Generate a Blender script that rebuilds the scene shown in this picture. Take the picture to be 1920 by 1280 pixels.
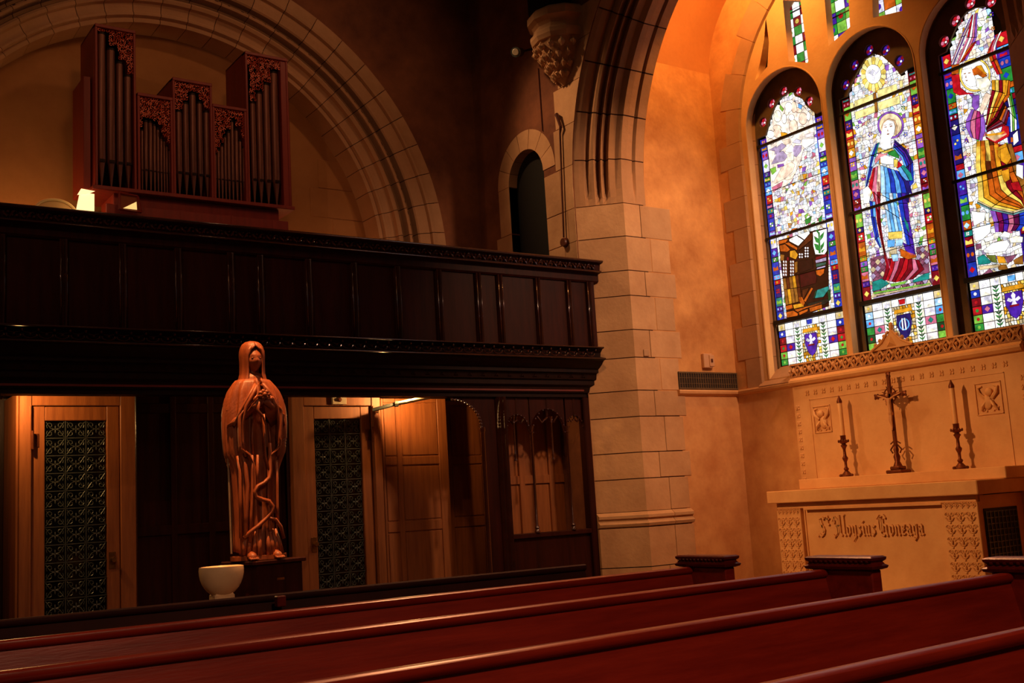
import bpy, bmesh, math, random
from mathutils import Vector, Matrix
from math import sin, cos, pi, radians, sqrt, hypot, atan2
random.seed(7)
C = bpy.context.scene.collection
for o in list(bpy.data.objects): bpy.data.objects.remove(o)

# ------------------------------------------------------------------ camera
YAW, PITCH, ROLL, FPX, CH = radians(55.268), radians(8.392), radians(-3.4476), 2049.6, 1.25
FW = Vector((cos(YAW)*cos(PITCH), sin(YAW)*cos(PITCH), sin(PITCH)))
RT0 = Vector((sin(YAW), -cos(YAW), 0)); UP0 = RT0.cross(FW)
RT = RT0*cos(ROLL) + UP0*sin(ROLL); UP = UP0*cos(ROLL) - RT0*sin(ROLL)
EYE = Vector((0, 0, CH))
cam = bpy.data.cameras.new('camera'); co = bpy.data.objects.new('camera', cam); C.objects.link(co)
cam.sensor_width = 36; cam.lens = FPX/1920*36; cam.clip_end = 100
M = Matrix((RT, UP, -FW)).transposed().to_4x4(); M.translation = EYE; co.matrix_world = M
bpy.context.scene.camera = co

def P(x, y, ax, v):                 # where the ray of a photo pixel meets the plane axis=v
    d = FW + RT*((x-960)/FPX) - UP*((y-640)/FPX)
    return EYE + d*((v-EYE[ax])/d[ax])

# ------------------------------------------------------------------ world, lights, exposure
W = bpy.data.worlds.new('world'); bpy.context.scene.world = W; W.use_nodes = True
W.node_tree.nodes['Background'].inputs[0].default_value = (1.0, 0.60, 0.34, 1)
W.node_tree.nodes['Background'].inputs[1].default_value = 0.022
vs = bpy.context.scene.view_settings
vs.view_transform = 'Standard'; vs.look = 'None'; vs.exposure = 0.0; vs.gamma = 1.0; vs.use_curve_mapping = False
WARM = (1.0, 0.50, 0.20); AMB = (1.0, 0.62, 0.34)
def light(name, kind, loc, target, power, col, size=.3, spot=60, blend=.5):
    l = bpy.data.lights.new(name, kind); l.energy = power; l.color = col
    if kind == 'AREA': l.size = size
    else: l.shadow_soft_size = size
    if kind == 'SPOT': l.spot_size = radians(spot); l.spot_blend = blend
    o = bpy.data.objects.new(name, l); C.objects.link(o); o.location = loc
    o.rotation_euler = (Vector(target)-Vector(loc)).to_track_quat('-Z', 'Y').to_euler()
    return o
LIGHTS = [
 ('bay_lamp_left',  'SPOT', (7.35, 6.5, 6.75), (8.0, 7.6, 4.6), 430, (1, .43, .10), .15, 150, .8),
 ('bay_lamp_right', 'SPOT', (7.25, 4.12, 5.0), (7.0, 7.775, 3.0), 430, (1, .56, .32), .12, 62, .8),
 ('altar_spot',     'SPOT', (0.9, 6.9, 4.6), (8.0, 5.8, 1.25), 1200, (1, .46, .16), .12, 28, .7),
 ('crossing_spot',  'SPOT', (5.6, 6.9, 7.2), (1.9, 3.2, .8), 900, (1, .38, .16), .10, 70, .8),
 ('pier_spot',      'SPOT', (3.0, 3.6, 6.0), (6.6, 7.9, 1.0), 400, (1, .46, .16), .15, 34, 1.),
 ('gallery_fill',   'SPOT', (4.0, 9.3, 7.3), (6.46, 8.15, 4.5), 420, (1, .53, .24), .15, 36, 1.),  # unseen light added to reach the nave wall but not the chamfer
 ('front_fill',     'SPOT', (-1.5, 3.0, 6.2), (2.6, 8.0, 3.4), 150, (1, .50, .3), .04, 60, 1.),  # unseen light added to bring sparkle to the gallery carving
 ('statue_spot',    'SPOT', (2.25, 6.30, 6.9), (2.82, 7.22, 1.6), 2900, (1, .41, .13), .04, 13, .4),
 ('nave_fill',      'SPOT', (1.0, -1.5, 5.0), (2.2, 3.4, .4), 560, (1, .50, .28), .3, 60, 1.),  # unseen fill added behind the camera for the pew fronts
 ('arch_lamp',      'SPOT', (5.0, 6.6, 7.6), (3.6, 9.9, 5.0), 70, (1, .50, .24), .12, 95, 1.),
 ('arch_fill',      'SPOT', (2.2, 4.6, 6.6), (3.4, 9.6, 4.6), 105, (1, .44, .18), .3, 70, 1.),
 ('loft_lamp',      'POINT', (1.80, 9.75, 3.75), (0, 0, 0), 10, (1, .52, .18), .05),
 ('loft_lamp_low',  'POINT', (4.3, 9.98, 3.3), (0, 0, 0), 7, (1, .40, .14), .05),
 ('alcove_lamp',    'POINT', (4.80, 8.62, 2.27), (0, 0, 0), 26, (1, .50, .16), .02),
 ('alcove_lamp_far','POINT', (1.48, 8.62, 2.27), (0, 0, 0), 26, (1, .50, .16), .02),
]
for a in LIGHTS: light(*a)

# ------------------------------------------------------------------ materials
def nt(name):
    m = bpy.data.materials.new(name); m.use_nodes = True
    t = m.node_tree; return m, t, t.nodes['Principled BSDF']
def lin(c): return tuple((x/255/12.92 if x/255 <= .04045 else ((x/255+.055)/1.055)**2.4) for x in c)
def mat(name, c1, c2, rough=.6, scale=4, stretch=(1,1,1), bump=.1, metal=0, rnd=0, spec=.5, coat=0, bscale=None, detail=6):
    m, t, p = nt(name); N = t.nodes; L = t.links
    tc = N.new('ShaderNodeTexCoord'); mp = N.new('ShaderNodeMapping'); mp.inputs[3].default_value = stretch
    L.new(tc.outputs['Object'], mp.inputs[0])
    n = N.new('ShaderNodeTexNoise'); n.inputs['Scale'].default_value = scale; n.inputs['Detail'].default_value = detail
    n.inputs['Roughness'].default_value = .65; L.new(mp.outputs[0], n.inputs[0])
    r = N.new('ShaderNodeValToRGB'); r.color_ramp.elements[0].position = .3; r.color_ramp.elements[1].position = .72
    r.color_ramp.elements[0].color = (*lin(c1), 1); r.color_ramp.elements[1].color = (*lin(c2), 1)
    L.new(n.outputs[0], r.inputs[0]); out = r.outputs[0]
    if rnd:
        oi = N.new('ShaderNodeObjectInfo'); hs = N.new('ShaderNodeHueSaturation')
        mr = N.new('ShaderNodeMapRange'); mr.inputs[3].default_value = 1-rnd; mr.inputs[4].default_value = 1+rnd
        L.new(oi.outputs['Random'], mr.inputs[0]); L.new(mr.outputs[0], hs.inputs['Value']); L.new(out, hs.inputs['Color']); out = hs.outputs[0]
    L.new(out, p.inputs['Base Color'])
    p.inputs['Roughness'].default_value = rough; p.inputs['Metallic'].default_value = metal
    p.inputs['Specular IOR Level'].default_value = spec
    if coat: p.inputs['Coat Weight'].default_value = coat; p.inputs['Coat Roughness'].default_value = .2
    if bump:
        b = N.new('ShaderNodeBump'); b.inputs['Strength'].default_value = bump; b.inputs['Distance'].default_value = .01
        n2 = N.new('ShaderNodeTexNoise'); n2.inputs['Scale'].default_value = bscale or scale*6; n2.inputs['Detail'].default_value = 8
        L.new(mp.outputs[0], n2.inputs[0]); L.new(n2.outputs[0], b.inputs['Height']); L.new(b.outputs[0], p.inputs['Normal'])
    return m
def flat(name, c, rough=.5, metal=0, emit=0, spec=.5):
    m, t, p = nt(name); p.inputs['Base Color'].default_value = (*lin(c), 1); p.inputs['Roughness'].default_value = rough
    p.inputs['Metallic'].default_value = metal; p.inputs['Specular IOR Level'].default_value = spec
    if emit: p.inputs['Emission Color'].default_value = (*lin(c), 1); p.inputs['Emission Strength'].default_value = emit
    return m
STONE = mat('limestone', (178,134,94), (210,166,122), .85, 2.2, bump=.25, rnd=.09, bscale=30)
STONE2 = mat('arch_limestone', (168,124,86), (196,150,110), .85, 2.0, bump=.2, rnd=.06, bscale=30)
MORTAR = mat('mortar', (58,30,20), (76,42,28), .95, 6, bump=.1)
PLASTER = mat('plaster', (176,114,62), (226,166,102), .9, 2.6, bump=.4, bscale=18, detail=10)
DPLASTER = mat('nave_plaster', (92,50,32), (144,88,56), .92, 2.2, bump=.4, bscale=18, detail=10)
MARBLE = mat('dado_marble', (192,130,80), (228,174,116), .55, 3.2, bump=.08, detail=10)
ALTAR = mat('altar_limestone', (206,150,96), (228,178,122), .6, 3, bump=.12, bscale=40)
DARKW = mat('dark_oak', (36,12,8), (58,21,13), .5, 3, (6,6,.5), bump=.12, rnd=.1, bscale=20, spec=.12)
BLACKW = mat('blackened_oak', (22,9,6), (36,15,10), .5, 4, (4,4,1), bump=.15, spec=.15)
GOLDOAK = mat('golden_oak', (128,72,36), (166,100,52), .5, 4, (7,7,.5), bump=.1, bscale=24)
PEW = mat('mahogany', (104,22,12), (140,38,20), .34, 3.5, (.6,7,7), bump=.06, coat=.1, bscale=20)
PEWD = mat('mahogany_cap', (70,16,12), (104,28,18), .32, 4, (2,4,4), bump=.1)
ORGW = mat('red_organ_wood', (112,26,14), (138,38,22), .5, 3, (6,6,.5), bump=.08)
PIPE = mat('organ_pipe_copper', (92,52,40), (122,72,54), .42, 5, (5,5,1), bump=.04, metal=.35, rnd=.12)
STATW = mat('carved_walnut', (120,58,28), (160,86,44), .48, 5, (5,5,.8), bump=.2, bscale=26)
IRON = mat('wrought_iron', (80,88,84), (116,122,116), .32, 20, bump=.1, metal=.5)
BRASS = mat('aged_brass', (120,84,44), (164,120,66), .35, 20, bump=.1, metal=.9)
BRONZE = mat('bronze', (92,44,24), (128,66,36), .4, 30, bump=.15, metal=.6)
WAX = mat('candle_wax', (226,170,112), (236,186,130), .5, 8, bump=.03)
FONT = mat('font_marble', (232,200,150), (246,220,176), .4, 6, bump=.04)
HEAD = mat('shade_toned_tracery', (84,64,44), (112,88,62), .9, 5, bump=.4, bscale=12)  # recess shade of the window heads put into the stone colour
LEAD = flat('lead_came', (16,12,10), .6)
DARKGLASS = flat('dark_glass', (10,10,9), .12)
BLACK = flat('black_void', (6,5,4), .9)
LAMPW = flat('lamp_white', (255,214,150), .5, emit=1.6)
IVORY = flat('ivory_plastic', (206,156,112), .4)
STEEL = mat('pale_enamel', (190,176,150), (210,196,170), .35, 10, bump=.02)
FLOORM = mat('floor_tile', (70,44,30), (96,62,42), .4, 2, bump=.05)
MIRROR = flat('mirror', (220,200,170), .06, 1.0)
# stained glass: colour per face, daylight from behind put in as its own glow
def glassmat():
    m, t, p = nt('stained_glass'); N = t.nodes; L = t.links
    a = N.new('ShaderNodeVertexColor'); a.layer_name = 'Col'
    tc = N.new('ShaderNodeTexCoord'); n = N.new('ShaderNodeTexNoise'); n.inputs['Scale'].default_value = 22; n.inputs['Detail'].default_value = 3
    L.new(tc.outputs['Object'], n.inputs[0])
    mr = N.new('ShaderNodeMapRange'); mr.inputs[1].default_value = .3; mr.inputs[2].default_value = .7
    mr.inputs[3].default_value = .62; mr.inputs[4].default_value = 1.5; L.new(n.outputs[0], mr.inputs[0])
    p.inputs['Base Color'].default_value = (.02,.02,.02,1); p.inputs['Roughness'].default_value = .15
    L.new(a.outputs[0], p.inputs['Emission Color']); L.new(mr.outputs[0], p.inputs['Emission Strength'])
    return m
GLASS = glassmat()

# ------------------------------------------------------------------ mesh helpers
class B:
    def __init__(s): s.v=[]; s.f=[]; s.m=[]; s.c=[]; s.mi=0; s.col=None
    def add(s, vs, fs):
        k=len(s.v); s.v += [tuple(v) for v in vs]
        for f in fs: s.f.append([i+k for i in f]); s.m.append(s.mi); s.c.append(s.col)
        return s
    def box(s, x0,x1,y0,y1,z0,z1):
        if x0>x1: x0,x1=x1,x0
        if y0>y1: y0,y1=y1,y0
        if z0>z1: z0,z1=z1,z0
        return s.add([(x,y,z) for x in (x0,x1) for y in (y0,y1) for z in (z0,z1)],
          [(0,1,3,2),(4,6,7,5),(0,4,5,1),(2,3,7,6),(0,2,6,4),(1,5,7,3)])
    def cbox(s, x0,x1,y0,y1,z0,z1,c=.006):       # box with chamfered edges
        s.v0=len(s.v)
        if x0>x1: x0,x1=x1,x0
        if y0>y1: y0,y1=y1,y0
        if z0>z1: z0,z1=z1,z0
        c=min(c,(x1-x0)*.3,(y1-y0)*.3,(z1-z0)*.3)
        V=[];idx={}
        for i,X in enumerate((x0,x1)):
            for j,Y in enumerate((y0,y1)):
                for k,Z in enumerate((z0,z1)):
                    sx,sy,sz=(1-2*i)*c,(1-2*j)*c,(1-2*k)*c
                    for a,p in enumerate(((X,Y+sy,Z+sz),(X+sx,Y,Z+sz),(X+sx,Y+sy,Z))):
                        idx[i,j,k,a]=len(V);V.append(p)
        F=[]
        for i in (0,1):
            F.append([idx[i,0,0,0],idx[i,0,1,0],idx[i,1,1,0],idx[i,1,0,0]])
            F.append([idx[0,i,0,1],idx[1,i,0,1],idx[1,i,1,1],idx[0,i,1,1]])
            F.append([idx[0,0,i,2],idx[0,1,i,2],idx[1,1,i,2],idx[1,0,i,2]])
        for i in (0,1):
            for j in (0,1):
                F.append([idx[i,j,0,0],idx[i,j,1,0],idx[i,j,1,1],idx[i,j,0,1]])
                F.append([idx[i,0,j,0],idx[i,1,j,0],idx[i,1,j,2],idx[i,0,j,2]])
                F.append([idx[0,i,j,1],idx[1,i,j,1],idx[1,i,j,2],idx[0,i,j,2]])
                for k in (0,1): F.append([idx[i,j,k,0],idx[i,j,k,1],idx[i,j,k,2]])
        return s.add(V,F)
    def prism(s, poly, ax, a, b):                # polygon in the two other axes, extruded along ax
        n=len(poly)
        def mk(p,t):
            q=list(p); q.insert(ax,t); return tuple(q)
        s.add([mk(p,a) for p in poly]+[mk(p,b) for p in poly],
          [list(range(n))[::-1], list(range(n,2*n))]+[[i,(i+1)%n,n+(i+1)%n,n+i] for i in range(n)])
        return s
    def tube(s, path, r, n=6, cap=True, flat=None):
        path=[Vector(p) for p in path]; k0=len(s.v); m=len(path)
        up=Vector((0,0,1)); V=[]
        for i,p in enumerate(path):
            t=(path[min(i+1,m-1)]-path[max(i-1,0)]).normalized()
            a=t.cross(up)
            if a.length<.2: a=t.cross(Vector((1,0,0)))
            a.normalize(); b=t.cross(a); up=-b
            rr=r[i] if isinstance(r,(list,tuple)) else r
            for k in range(n):
                V.append(p+a*(cos(2*pi*k/n)*rr)+b*(sin(2*pi*k/n)*rr))
        F=[[i*n+k,i*n+(k+1)%n,(i+1)*n+(k+1)%n,(i+1)*n+k] for i in range(m-1) for k in range(n)]
        if cap: F+= [list(range(n))[::-1],[(m-1)*n+k for k in range(n)]]
        return s.add(V,F)
    def lathe(s, prof, cx,cy,cz=0,n=20,a0=0,a1=2*pi,sx=1,sy=1):
        full=abs(a1-a0-2*pi)<1e-6; k=n if full else n+1
        V=[(cx+sx*r*cos(a0+(a1-a0)*i/n),cy+sy*r*sin(a0+(a1-a0)*i/n),cz+z) for r,z in prof for i in range(k)]
        F=[]
        for j in range(len(prof)-1):
            for i in range(n):
                F.append([j*k+i,j*k+(i+1)%k,(j+1)*k+(i+1)%k,(j+1)*k+i])
        if full:
            F.append(list(range(k))[::-1]); F.append([(len(prof)-1)*k+i for i in range(k)])
        return s.add(V,F)
    def loft(s, rings, cap=True, close=True):
        n=len(rings[0]); V=[p for r in rings for p in r]; F=[]
        for j in range(len(rings)-1):
            for i in range(n if close else n-1):
                F.append([j*n+i,j*n+(i+1)%n,(j+1)*n+(i+1)%n,(j+1)*n+i])
        if cap: F+=[list(range(n))[::-1],[(len(rings)-1)*n+i for i in range(n)]]
        return s.add(V,F)
    def ell(s, c, r, n=10, m=7):
        prof=[(max(sin(pi*j/m),.02)) for j in range(m+1)]
        V=[(c[0]+r[0]*prof[j]*cos(2*pi*i/n),c[1]+r[1]*prof[j]*sin(2*pi*i/n),c[2]-r[2]*cos(pi*j/m)) for j in range(m+1) for i in range(n)]
        F=[[j*n+i,j*n+(i+1)%n,(j+1)*n+(i+1)%n,(j+1)*n+i] for j in range(m) for i in range(n)]
        F+=[list(range(n))[::-1],[m*n+i for i in range(n)]]
        return s.add(V,F)
    def mesh(s, name, mats):
        me=bpy.data.meshes.new(name); me.from_pydata(s.v,[],s.f)
        for m in (mats if isinstance(mats,(list,tuple)) else [mats]): me.materials.append(m)
        if any(s.m): me.polygons.foreach_set('material_index', s.m)
        if any(c is not None for c in s.c):
            ca=me.color_attributes.new('Col','FLOAT_COLOR','CORNER'); buf=[]
            for p,c in zip(me.polygons,s.c):
                c=c or (0,0,0); buf+= [c[0],c[1],c[2],1]*p.loop_total
            ca.data.foreach_set('color',buf)
        bm=bmesh.new(); bm.from_mesh(me); bmesh.ops.recalc_face_normals(bm,faces=bm.faces); bm.to_mesh(me); bm.free()
        return me
def obj(name, b, mats, parent=None, smooth=False, origin=None):
    me=b if isinstance(b,bpy.types.Mesh) else b.mesh(name,mats)
    if origin is not None:
        o_=Vector(origin)
        me.transform(Matrix.Translation(-o_))
    o=bpy.data.objects.new(name,me); C.objects.link(o)
    if origin is not None: o.location=origin
    if smooth:
        me.polygons.foreach_set('use_smooth',[True]*len(me.polygons))
        if smooth!=2:
            try: me.set_sharp_from_angle(angle=radians(40))
            except Exception: pass
    if parent is not None:
        o.parent=parent; o.matrix_parent_inverse=parent.matrix_basis.inverted()
    return o
def empty(name, loc=(0,0,0)):
    o=bpy.data.objects.new(name,None); o.empty_display_size=.1; o.location=loc; C.objects.link(o); return o
def tag(o, label=None, cat=None, group=None, kind=None):
    if label: o['label']=label
    if cat: o['category']=cat
    if group: o['group']=group
    if kind: o['kind']=kind
    return o
def inst(name, me, parent, mat4):
    o=bpy.data.objects.new(name,me); C.objects.link(o)
    if parent is not None:
        o.parent=parent; o.matrix_parent_inverse=parent.matrix_basis.inverted()
    o.matrix_basis=mat4
    return o
def bez(p0,p1,p2,n=8): return [tuple((1-t)**2*a+2*t*(1-t)*b+t*t*c for a,b,c in zip(p0,p1,p2)) for t in [i/n for i in range(n+1)]]
def spiral(cx,cz,r0,r1,a0,turns,n=14):
    return [(cx+(r0+(r1-r0)*i/n)*cos(a0+turns*2*pi*i/n),cz+(r0+(r1-r0)*i/n)*sin(a0+turns*2*pi*i/n)) for i in range(n+1)]
# ================================================================== THE SETTING
XW, YR, XR, YB, XB = 6.46, 7.775, 6.794, 9.8, 8.125      # nave wall, reveal, chamfer edge, gallery back wall, window wall
ALT = 5.86                                                # centre line of the altar bay
tag(obj('floor', B().box(-3,8.6,-2.5,10.6,-.1,0), FLOORM), 'dark tiled church floor below the pews', 'floor', kind='structure')
AC=(3.16,3.84); RO, RI = 2.85, 2.17
# ---- gallery back wall with the great round arch
wb=empty('wall_back',(3.16,9.9,0)); tag(wb,'dark plastered gallery wall pierced by the great stone arch behind the organ','wall',kind='structure')
pts=[(-3,0),(-3,9),(6.6,9),(6.6,0),(AC[0]+2.8,0),(AC[0]+2.8,AC[1])]
pts+=[(AC[0]+2.8*cos(a),AC[1]+2.8*sin(a)) for a in [pi*i/40 for i in range(1,40)]]
pts+=[(AC[0]-2.8,AC[1]),(AC[0]-2.8,0)]
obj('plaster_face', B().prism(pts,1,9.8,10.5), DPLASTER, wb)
prof=[(2.85,9.80),(2.85,9.792),(2.74,9.775),(2.70,9.76),(2.68,9.765),(2.672,9.80),(2.62,9.80),(2.555,9.815),(2.54,9.83),(2.535,9.91),(2.50,9.935),(2.485,9.85),(2.465,9.83),(2.445,9.84),(2.435,9.93),(2.40,9.965),(2.385,9.88),(2.36,9.862),(2.335,9.88),(2.33,9.93),(2.29,9.95),(2.26,9.96),(2.245,9.95),(2.225,9.955),(2.215,10.0),(2.2,9.99),(2.17,10.0),(2.17,10.42),(2.85,10.42)]
def arcsweep(prof,a0,a1,n,c=AC,dr=0,dy=0):
    b=B(); rings=[[(c[0]+(r+dr)*cos(a0+(a1-a0)*i/n),y+dy,c[1]+(r+dr)*sin(a0+(a1-a0)*i/n)) for r,y in prof] for i in range(n+1)]
    return b.loft(rings)
NV=27
vm=arcsweep(prof,0,pi/NV-.0030,3).mesh('voussoir',STONE2); vm.transform(Matrix.Translation((-AC[0],0,-AC[1])))
for i in range(NV):
    inst('voussoir',vm,wb,Matrix.Translation((AC[0],0,AC[1]))@Matrix.Rotation(-pi*i/NV,4,'Y'))
obj('mortar_bed',arcsweep([p for p in prof if p[0]<2.84]+[(2.83,10.42)],0,pi,60,dr=.006,dy=.006),MORTAR,wb)
for sx in (1,-1):                       # jambs below the springing
    for z0,z1 in ((2.6,3.0),(3.0,3.42),(3.42,3.836)):
        b=B(); b.loft([[(AC[0]+sx*r,y,z) for r,y in prof] for z in (z0+.003,z1-.003)]); obj('jamb_stone',b,STONE2,wb)
# recess wall behind the organ
wr=empty('wall_recess',(3.16,10.4,2.6)); tag(wr,'shallow plastered recess wall behind the organ with stone quoins at its right','wall',kind='structure')
RPL=mat('recess_plaster',(156,104,58),(180,126,74),.9,1.6,bump=.3,bscale=14)
obj('plaster_face',B().box(.7,5.7,10.30,10.5,2.6,6.3),RPL,wr)
zz=[3.4,3.72,4.02,4.34,4.66,4.98]
for i in range(5):                      # quoins that bond into the arch at the right (and mirrored at the left)
    for sx in (1,-1):
        w=.62 if i%2 else .42
        z0,z1=zz[i],zz[i+1]
        xo=sqrt(max(2.19**2-(max(z0,3.84)-3.84)**2,0)); 
        b=B().cbox(AC[0]+sx*(xo-w),AC[0]+sx*(xo+.05),10.292,10.31,z0+.005,z1-.005,.004); obj('quoin',b,RPL,wr)
# ---- gallery floor slab and ceiling underneath
tag(obj('trim_1',B().box(-3,6.9,8.1,10.4,2.5,2.6).box(-3,6.46,8.25,9.8,2.32,2.5),BLACKW),'dark timber deck of the organ gallery','gallery deck',kind='structure')
tag(obj('wall_under_gallery',B().box(-3,6.46,9.5,9.8,0,2.32),BLACKW),'black wall deep under the gallery behind the confessionals','wall',kind='structure')
# ---- nave wall beside the altar bay
RY, RZ, ZS = 2.0, 2.25, 4.2; YC=YR-RY
def archpt(t,off=0):        # t: 0 at left springing .. 1 at right springing ; off outwards
    a=pi*t; c,s=cos(a),sin(a)
    p=Vector((YC+RY*c,ZS+RZ*s)); nrm=Vector((c/RY,s/RZ)).normalized()
    return p+nrm*off
we=empty('wall_east',(XW,9,0)); tag(we,'nave side wall with arched niche beside the great altar arch','wall',kind='structure')
nc,nr,nz=8.885,.315,4.56
up=[(9.8,2.6),(9.8,9),(-2.5,9),(-2.5,2.6),(YC-RY-.33,2.6)]
up+=[tuple(archpt(1-i/40,.33)) for i in range(41)]
up+=[(YR+.33,2.6),(nc-nr,2.6)]+[(nc-nr*cos(pi*i/16),nz+nr*sin(pi*i/16)) for i in range(17)]+[(nc+nr,2.6)]
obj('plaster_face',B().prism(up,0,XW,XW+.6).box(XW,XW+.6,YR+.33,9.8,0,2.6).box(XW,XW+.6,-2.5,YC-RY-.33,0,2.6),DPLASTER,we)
tag(obj('door_1',B().box(XW+.10,XW+.14,nc-nr-.02,nc+nr+.02,2.61,nz+nr+.03),BLACK),'pitch dark arched doorway niche above the gallery end','niche',kind='structure')  # black panel stands in for the unlit depth behind the opening
# niche surround
for i in range(7):
    a0,a1=pi*i/7+.008,pi*(i+1)/7-.008; b=B(); r0,r1=nr-.004,nr+.2
    b.loft([[(XW-.006,nc+r0*cos(a),nz+r0*sin(a)),(XW-.006,nc+r1*cos(a),nz+r1*sin(a)),(XW+.35,nc+r1*cos(a),nz+r1*sin(a)),(XW+.35,nc+r0*cos(a),nz+r0*sin(a))] for a in [a0+(a1-a0)*k/4 for k in range(5)]])
    obj('voussoir',b,STONE,we)
CZ=[0,.30,.60,.962,1.103,1.407,1.65,1.984,2.231,2.545,2.811,3.141,3.386,3.722,4.051,4.485,4.901,5.303]
def arris(z):
    if z<=ZS: return YR+.334
    lo,hi=0,.5
    for _ in range(40):
        m=(lo+hi)/2
        if archpt(m,.334).y<z: lo=m
        else: hi=m
    return archpt(lo,.334).x
rows=[z for z in CZ if z>2.6]; rows=[2.6]+rows+[5.68,6.0]
for i,(z0,z1) in enumerate(zip(rows[:-1],rows[1:])):
    zs_=[z0+.003+(z1-z0-.006)*k/4 for k in range(5)]
    right=nc-nr if z1<4.6 else (8.37 if z1<4.95 else (8.32 if z1<5.35 else 8.24))
    sp_=8.30 if i%2 else 8.22
    if right-.1<sp_: sp_=None
    lf_=[(arris(z)+.002,z) for z in zs_]
    e_=sp_ if sp_ else right
    obj('ashlar',B().prism(lf_+[(e_-.002,zs_[-1]),(e_-.002,zs_[0])],0,XW-.006,XW+.35),STONE,we)
    if sp_: obj('ashlar',B().cbox(XW-.006,XW+.35,sp_+.003,right-.003,z0+.003,z1-.003,.004),STONE,we)
    if z1<4.6:
        w=.20 if i%2 else .28
        obj('ashlar',B().cbox(XW-.006,XW+.35,nc+nr,nc+nr+w,z0+.003,(nz if z1>4.4 else z1-.003),.004),STONE,we)
# ---- pier of the altar arch: courses of quoins
def pier(name,yf,sg,label):
    pr=empty(name,(7,yf,0)); tag(pr,label,'pier',kind='structure')
    obj('mortar_core',B().prism([(XW+.008,yf+sg*.40),(XW+.008,yf+sg*.337),(XR+.004,yf+sg*.008),(7.305,yf+sg*.008),(7.305,yf+sg*.4)],2,0,4.02),MORTAR,pr)
    for i in range(len(CZ)-4):
        z0,z1=CZ[i]+.0045,CZ[i+1]-.0045
        if i==3: continue
        sp=7.10 if i%2==0 else 6.998
        rt=7.345 if i%2==0 else 7.395
        pro=.03 if i<3 else 0
        b=B().prism([(XW,yf+sg*.40),(XW,yf+sg*(.334-pro)),(XR-pro*.6,yf-sg*pro),(sp-.004,yf-sg*pro),(sp-.004,yf+sg*.4)],2,z0,z1)
        obj('quoin_stone',b,STONE,pr)
        obj('quoin_stone',B().cbox(sp+.004,rt,yf-sg*pro,yf+sg*.4,z0,z1,.003),STONE,pr)
    # base moulding
    pf=[(0,0),(.028,.01),(.036,.035),(.02,.055),(.012,.075),(.03,.085),(.03,.11),(.012,.128),(0,.141)]
    for xa,xb in ((XW,7.10),(7.105,7.35)):
        rings=[]
        for d,h in pf:
            z=.962+h
            if xa==XW: rings.append([(XW,yf+sg*.4,z),(XW,yf+sg*(.334-d*1.3),z),(XR-d*.6,yf-sg*d*1.3,z),(xb,yf-sg*d*1.3,z),(xb,yf+sg*.4,z)])
            else: rings.append([(xa,yf+sg*.4,z),(xa,yf-sg*d*1.3,z),(xb,yf-sg*d*1.3,z),(xb,yf+sg*.4,z)])
        obj('base_moulding',B().loft(rings),STONE,pr)
    return pr
p1=pier('trim_2',YR,1,'great limestone pier with chamfered corner between gallery and altar')
p2=pier('trim_3',YC-RY,-1,'limestone pier on the near side of the altar bay')
obj('memorial_plate',B().cbox(6.90,6.965,YR-.012,YR,2.555,2.62,.003),mat('ghost_plate',(170,130,96),(184,146,108),.7,5),p1)
# moulded arch ring
def prof2(m):      # (x, offset) ; m=0 plain chamfer .. 1 fully moulded
    base=[(XW,.334),(6.50,.294),(6.535,.259),(6.555,.239),(6.585,.209),(6.605,.189),(6.63,.164),(6.655,.139),(6.68,.114),(6.71,.084),(6.75,.044),(XR,0),(6.86,0),(6.93,0),(6.955,0),(6.975,0),(7.08,0)]
    d=[0,0,.014,.05,-.006,-.014,.085,-.012,.08,-.012,.016,0,-.004,.0,.03,0,0]
    o=[(x+.7*k*m,of+.7*k*m) if x<XR else (x,of+k*m) for (x,of),k in zip(base,d)]
    return o+[(7.08,.30),(7.0,.42),(XW+.02,.42)]
ar=empty('trim_4',(7,YC,4.2)); tag(ar,'moulded limestone arch framing the altar bay','arch',kind='structure')
bounds=[]; t=0
zt=[4.051,4.485,4.901,5.303,5.68]
# convert z to t on the left (t=0 side has y=YR)
ts=[]
for z in zt[1:]: ts.append(math.asin(min(1,(z-ZS)/RZ))/pi)
last=ts[-1]; n=7
inner=[last+(1-2*last)*i/n for i in range(1,n)]
ts_all=ts+inner+[1-x for x in reversed(ts)]
def ring(t,m,dz=0):
    return [(x,)+tuple(archpt(t,of)) for x,of in prof2(m)]
def ringz(z,m,sg): 
    return [(x,(YR+of) if sg>0 else (YC-RY-of),z) for x,of in prof2(m)]
for sg in (1,-1):
    R=[ringz(4.054,.0,sg),ringz(4.12,.25,sg),ringz(4.197,.6,sg)]
    t0=ts_all[0]-.0006
    R+=[ring((t0*k/3) if sg>0 else 1-(t0*k/3),.6+.4*k/3) for k in range(1,4)]
    obj('voussoir',B().loft(R),STONE2,ar)
for a,b_ in zip(ts_all[:-1],ts_all[1:]):
    obj('voussoir',B().loft([ring(a+.0009+(b_-a-.0018)*k/5,1) for k in range(6)]),STONE2,ar)
mc=B().loft([[(x+.008,)+tuple(archpt(i/50,of+.008)) for x,of in prof2(.9)] for i in range(51)]); obj('mortar_bed',mc,MORTAR,ar)
mc=B()
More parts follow.
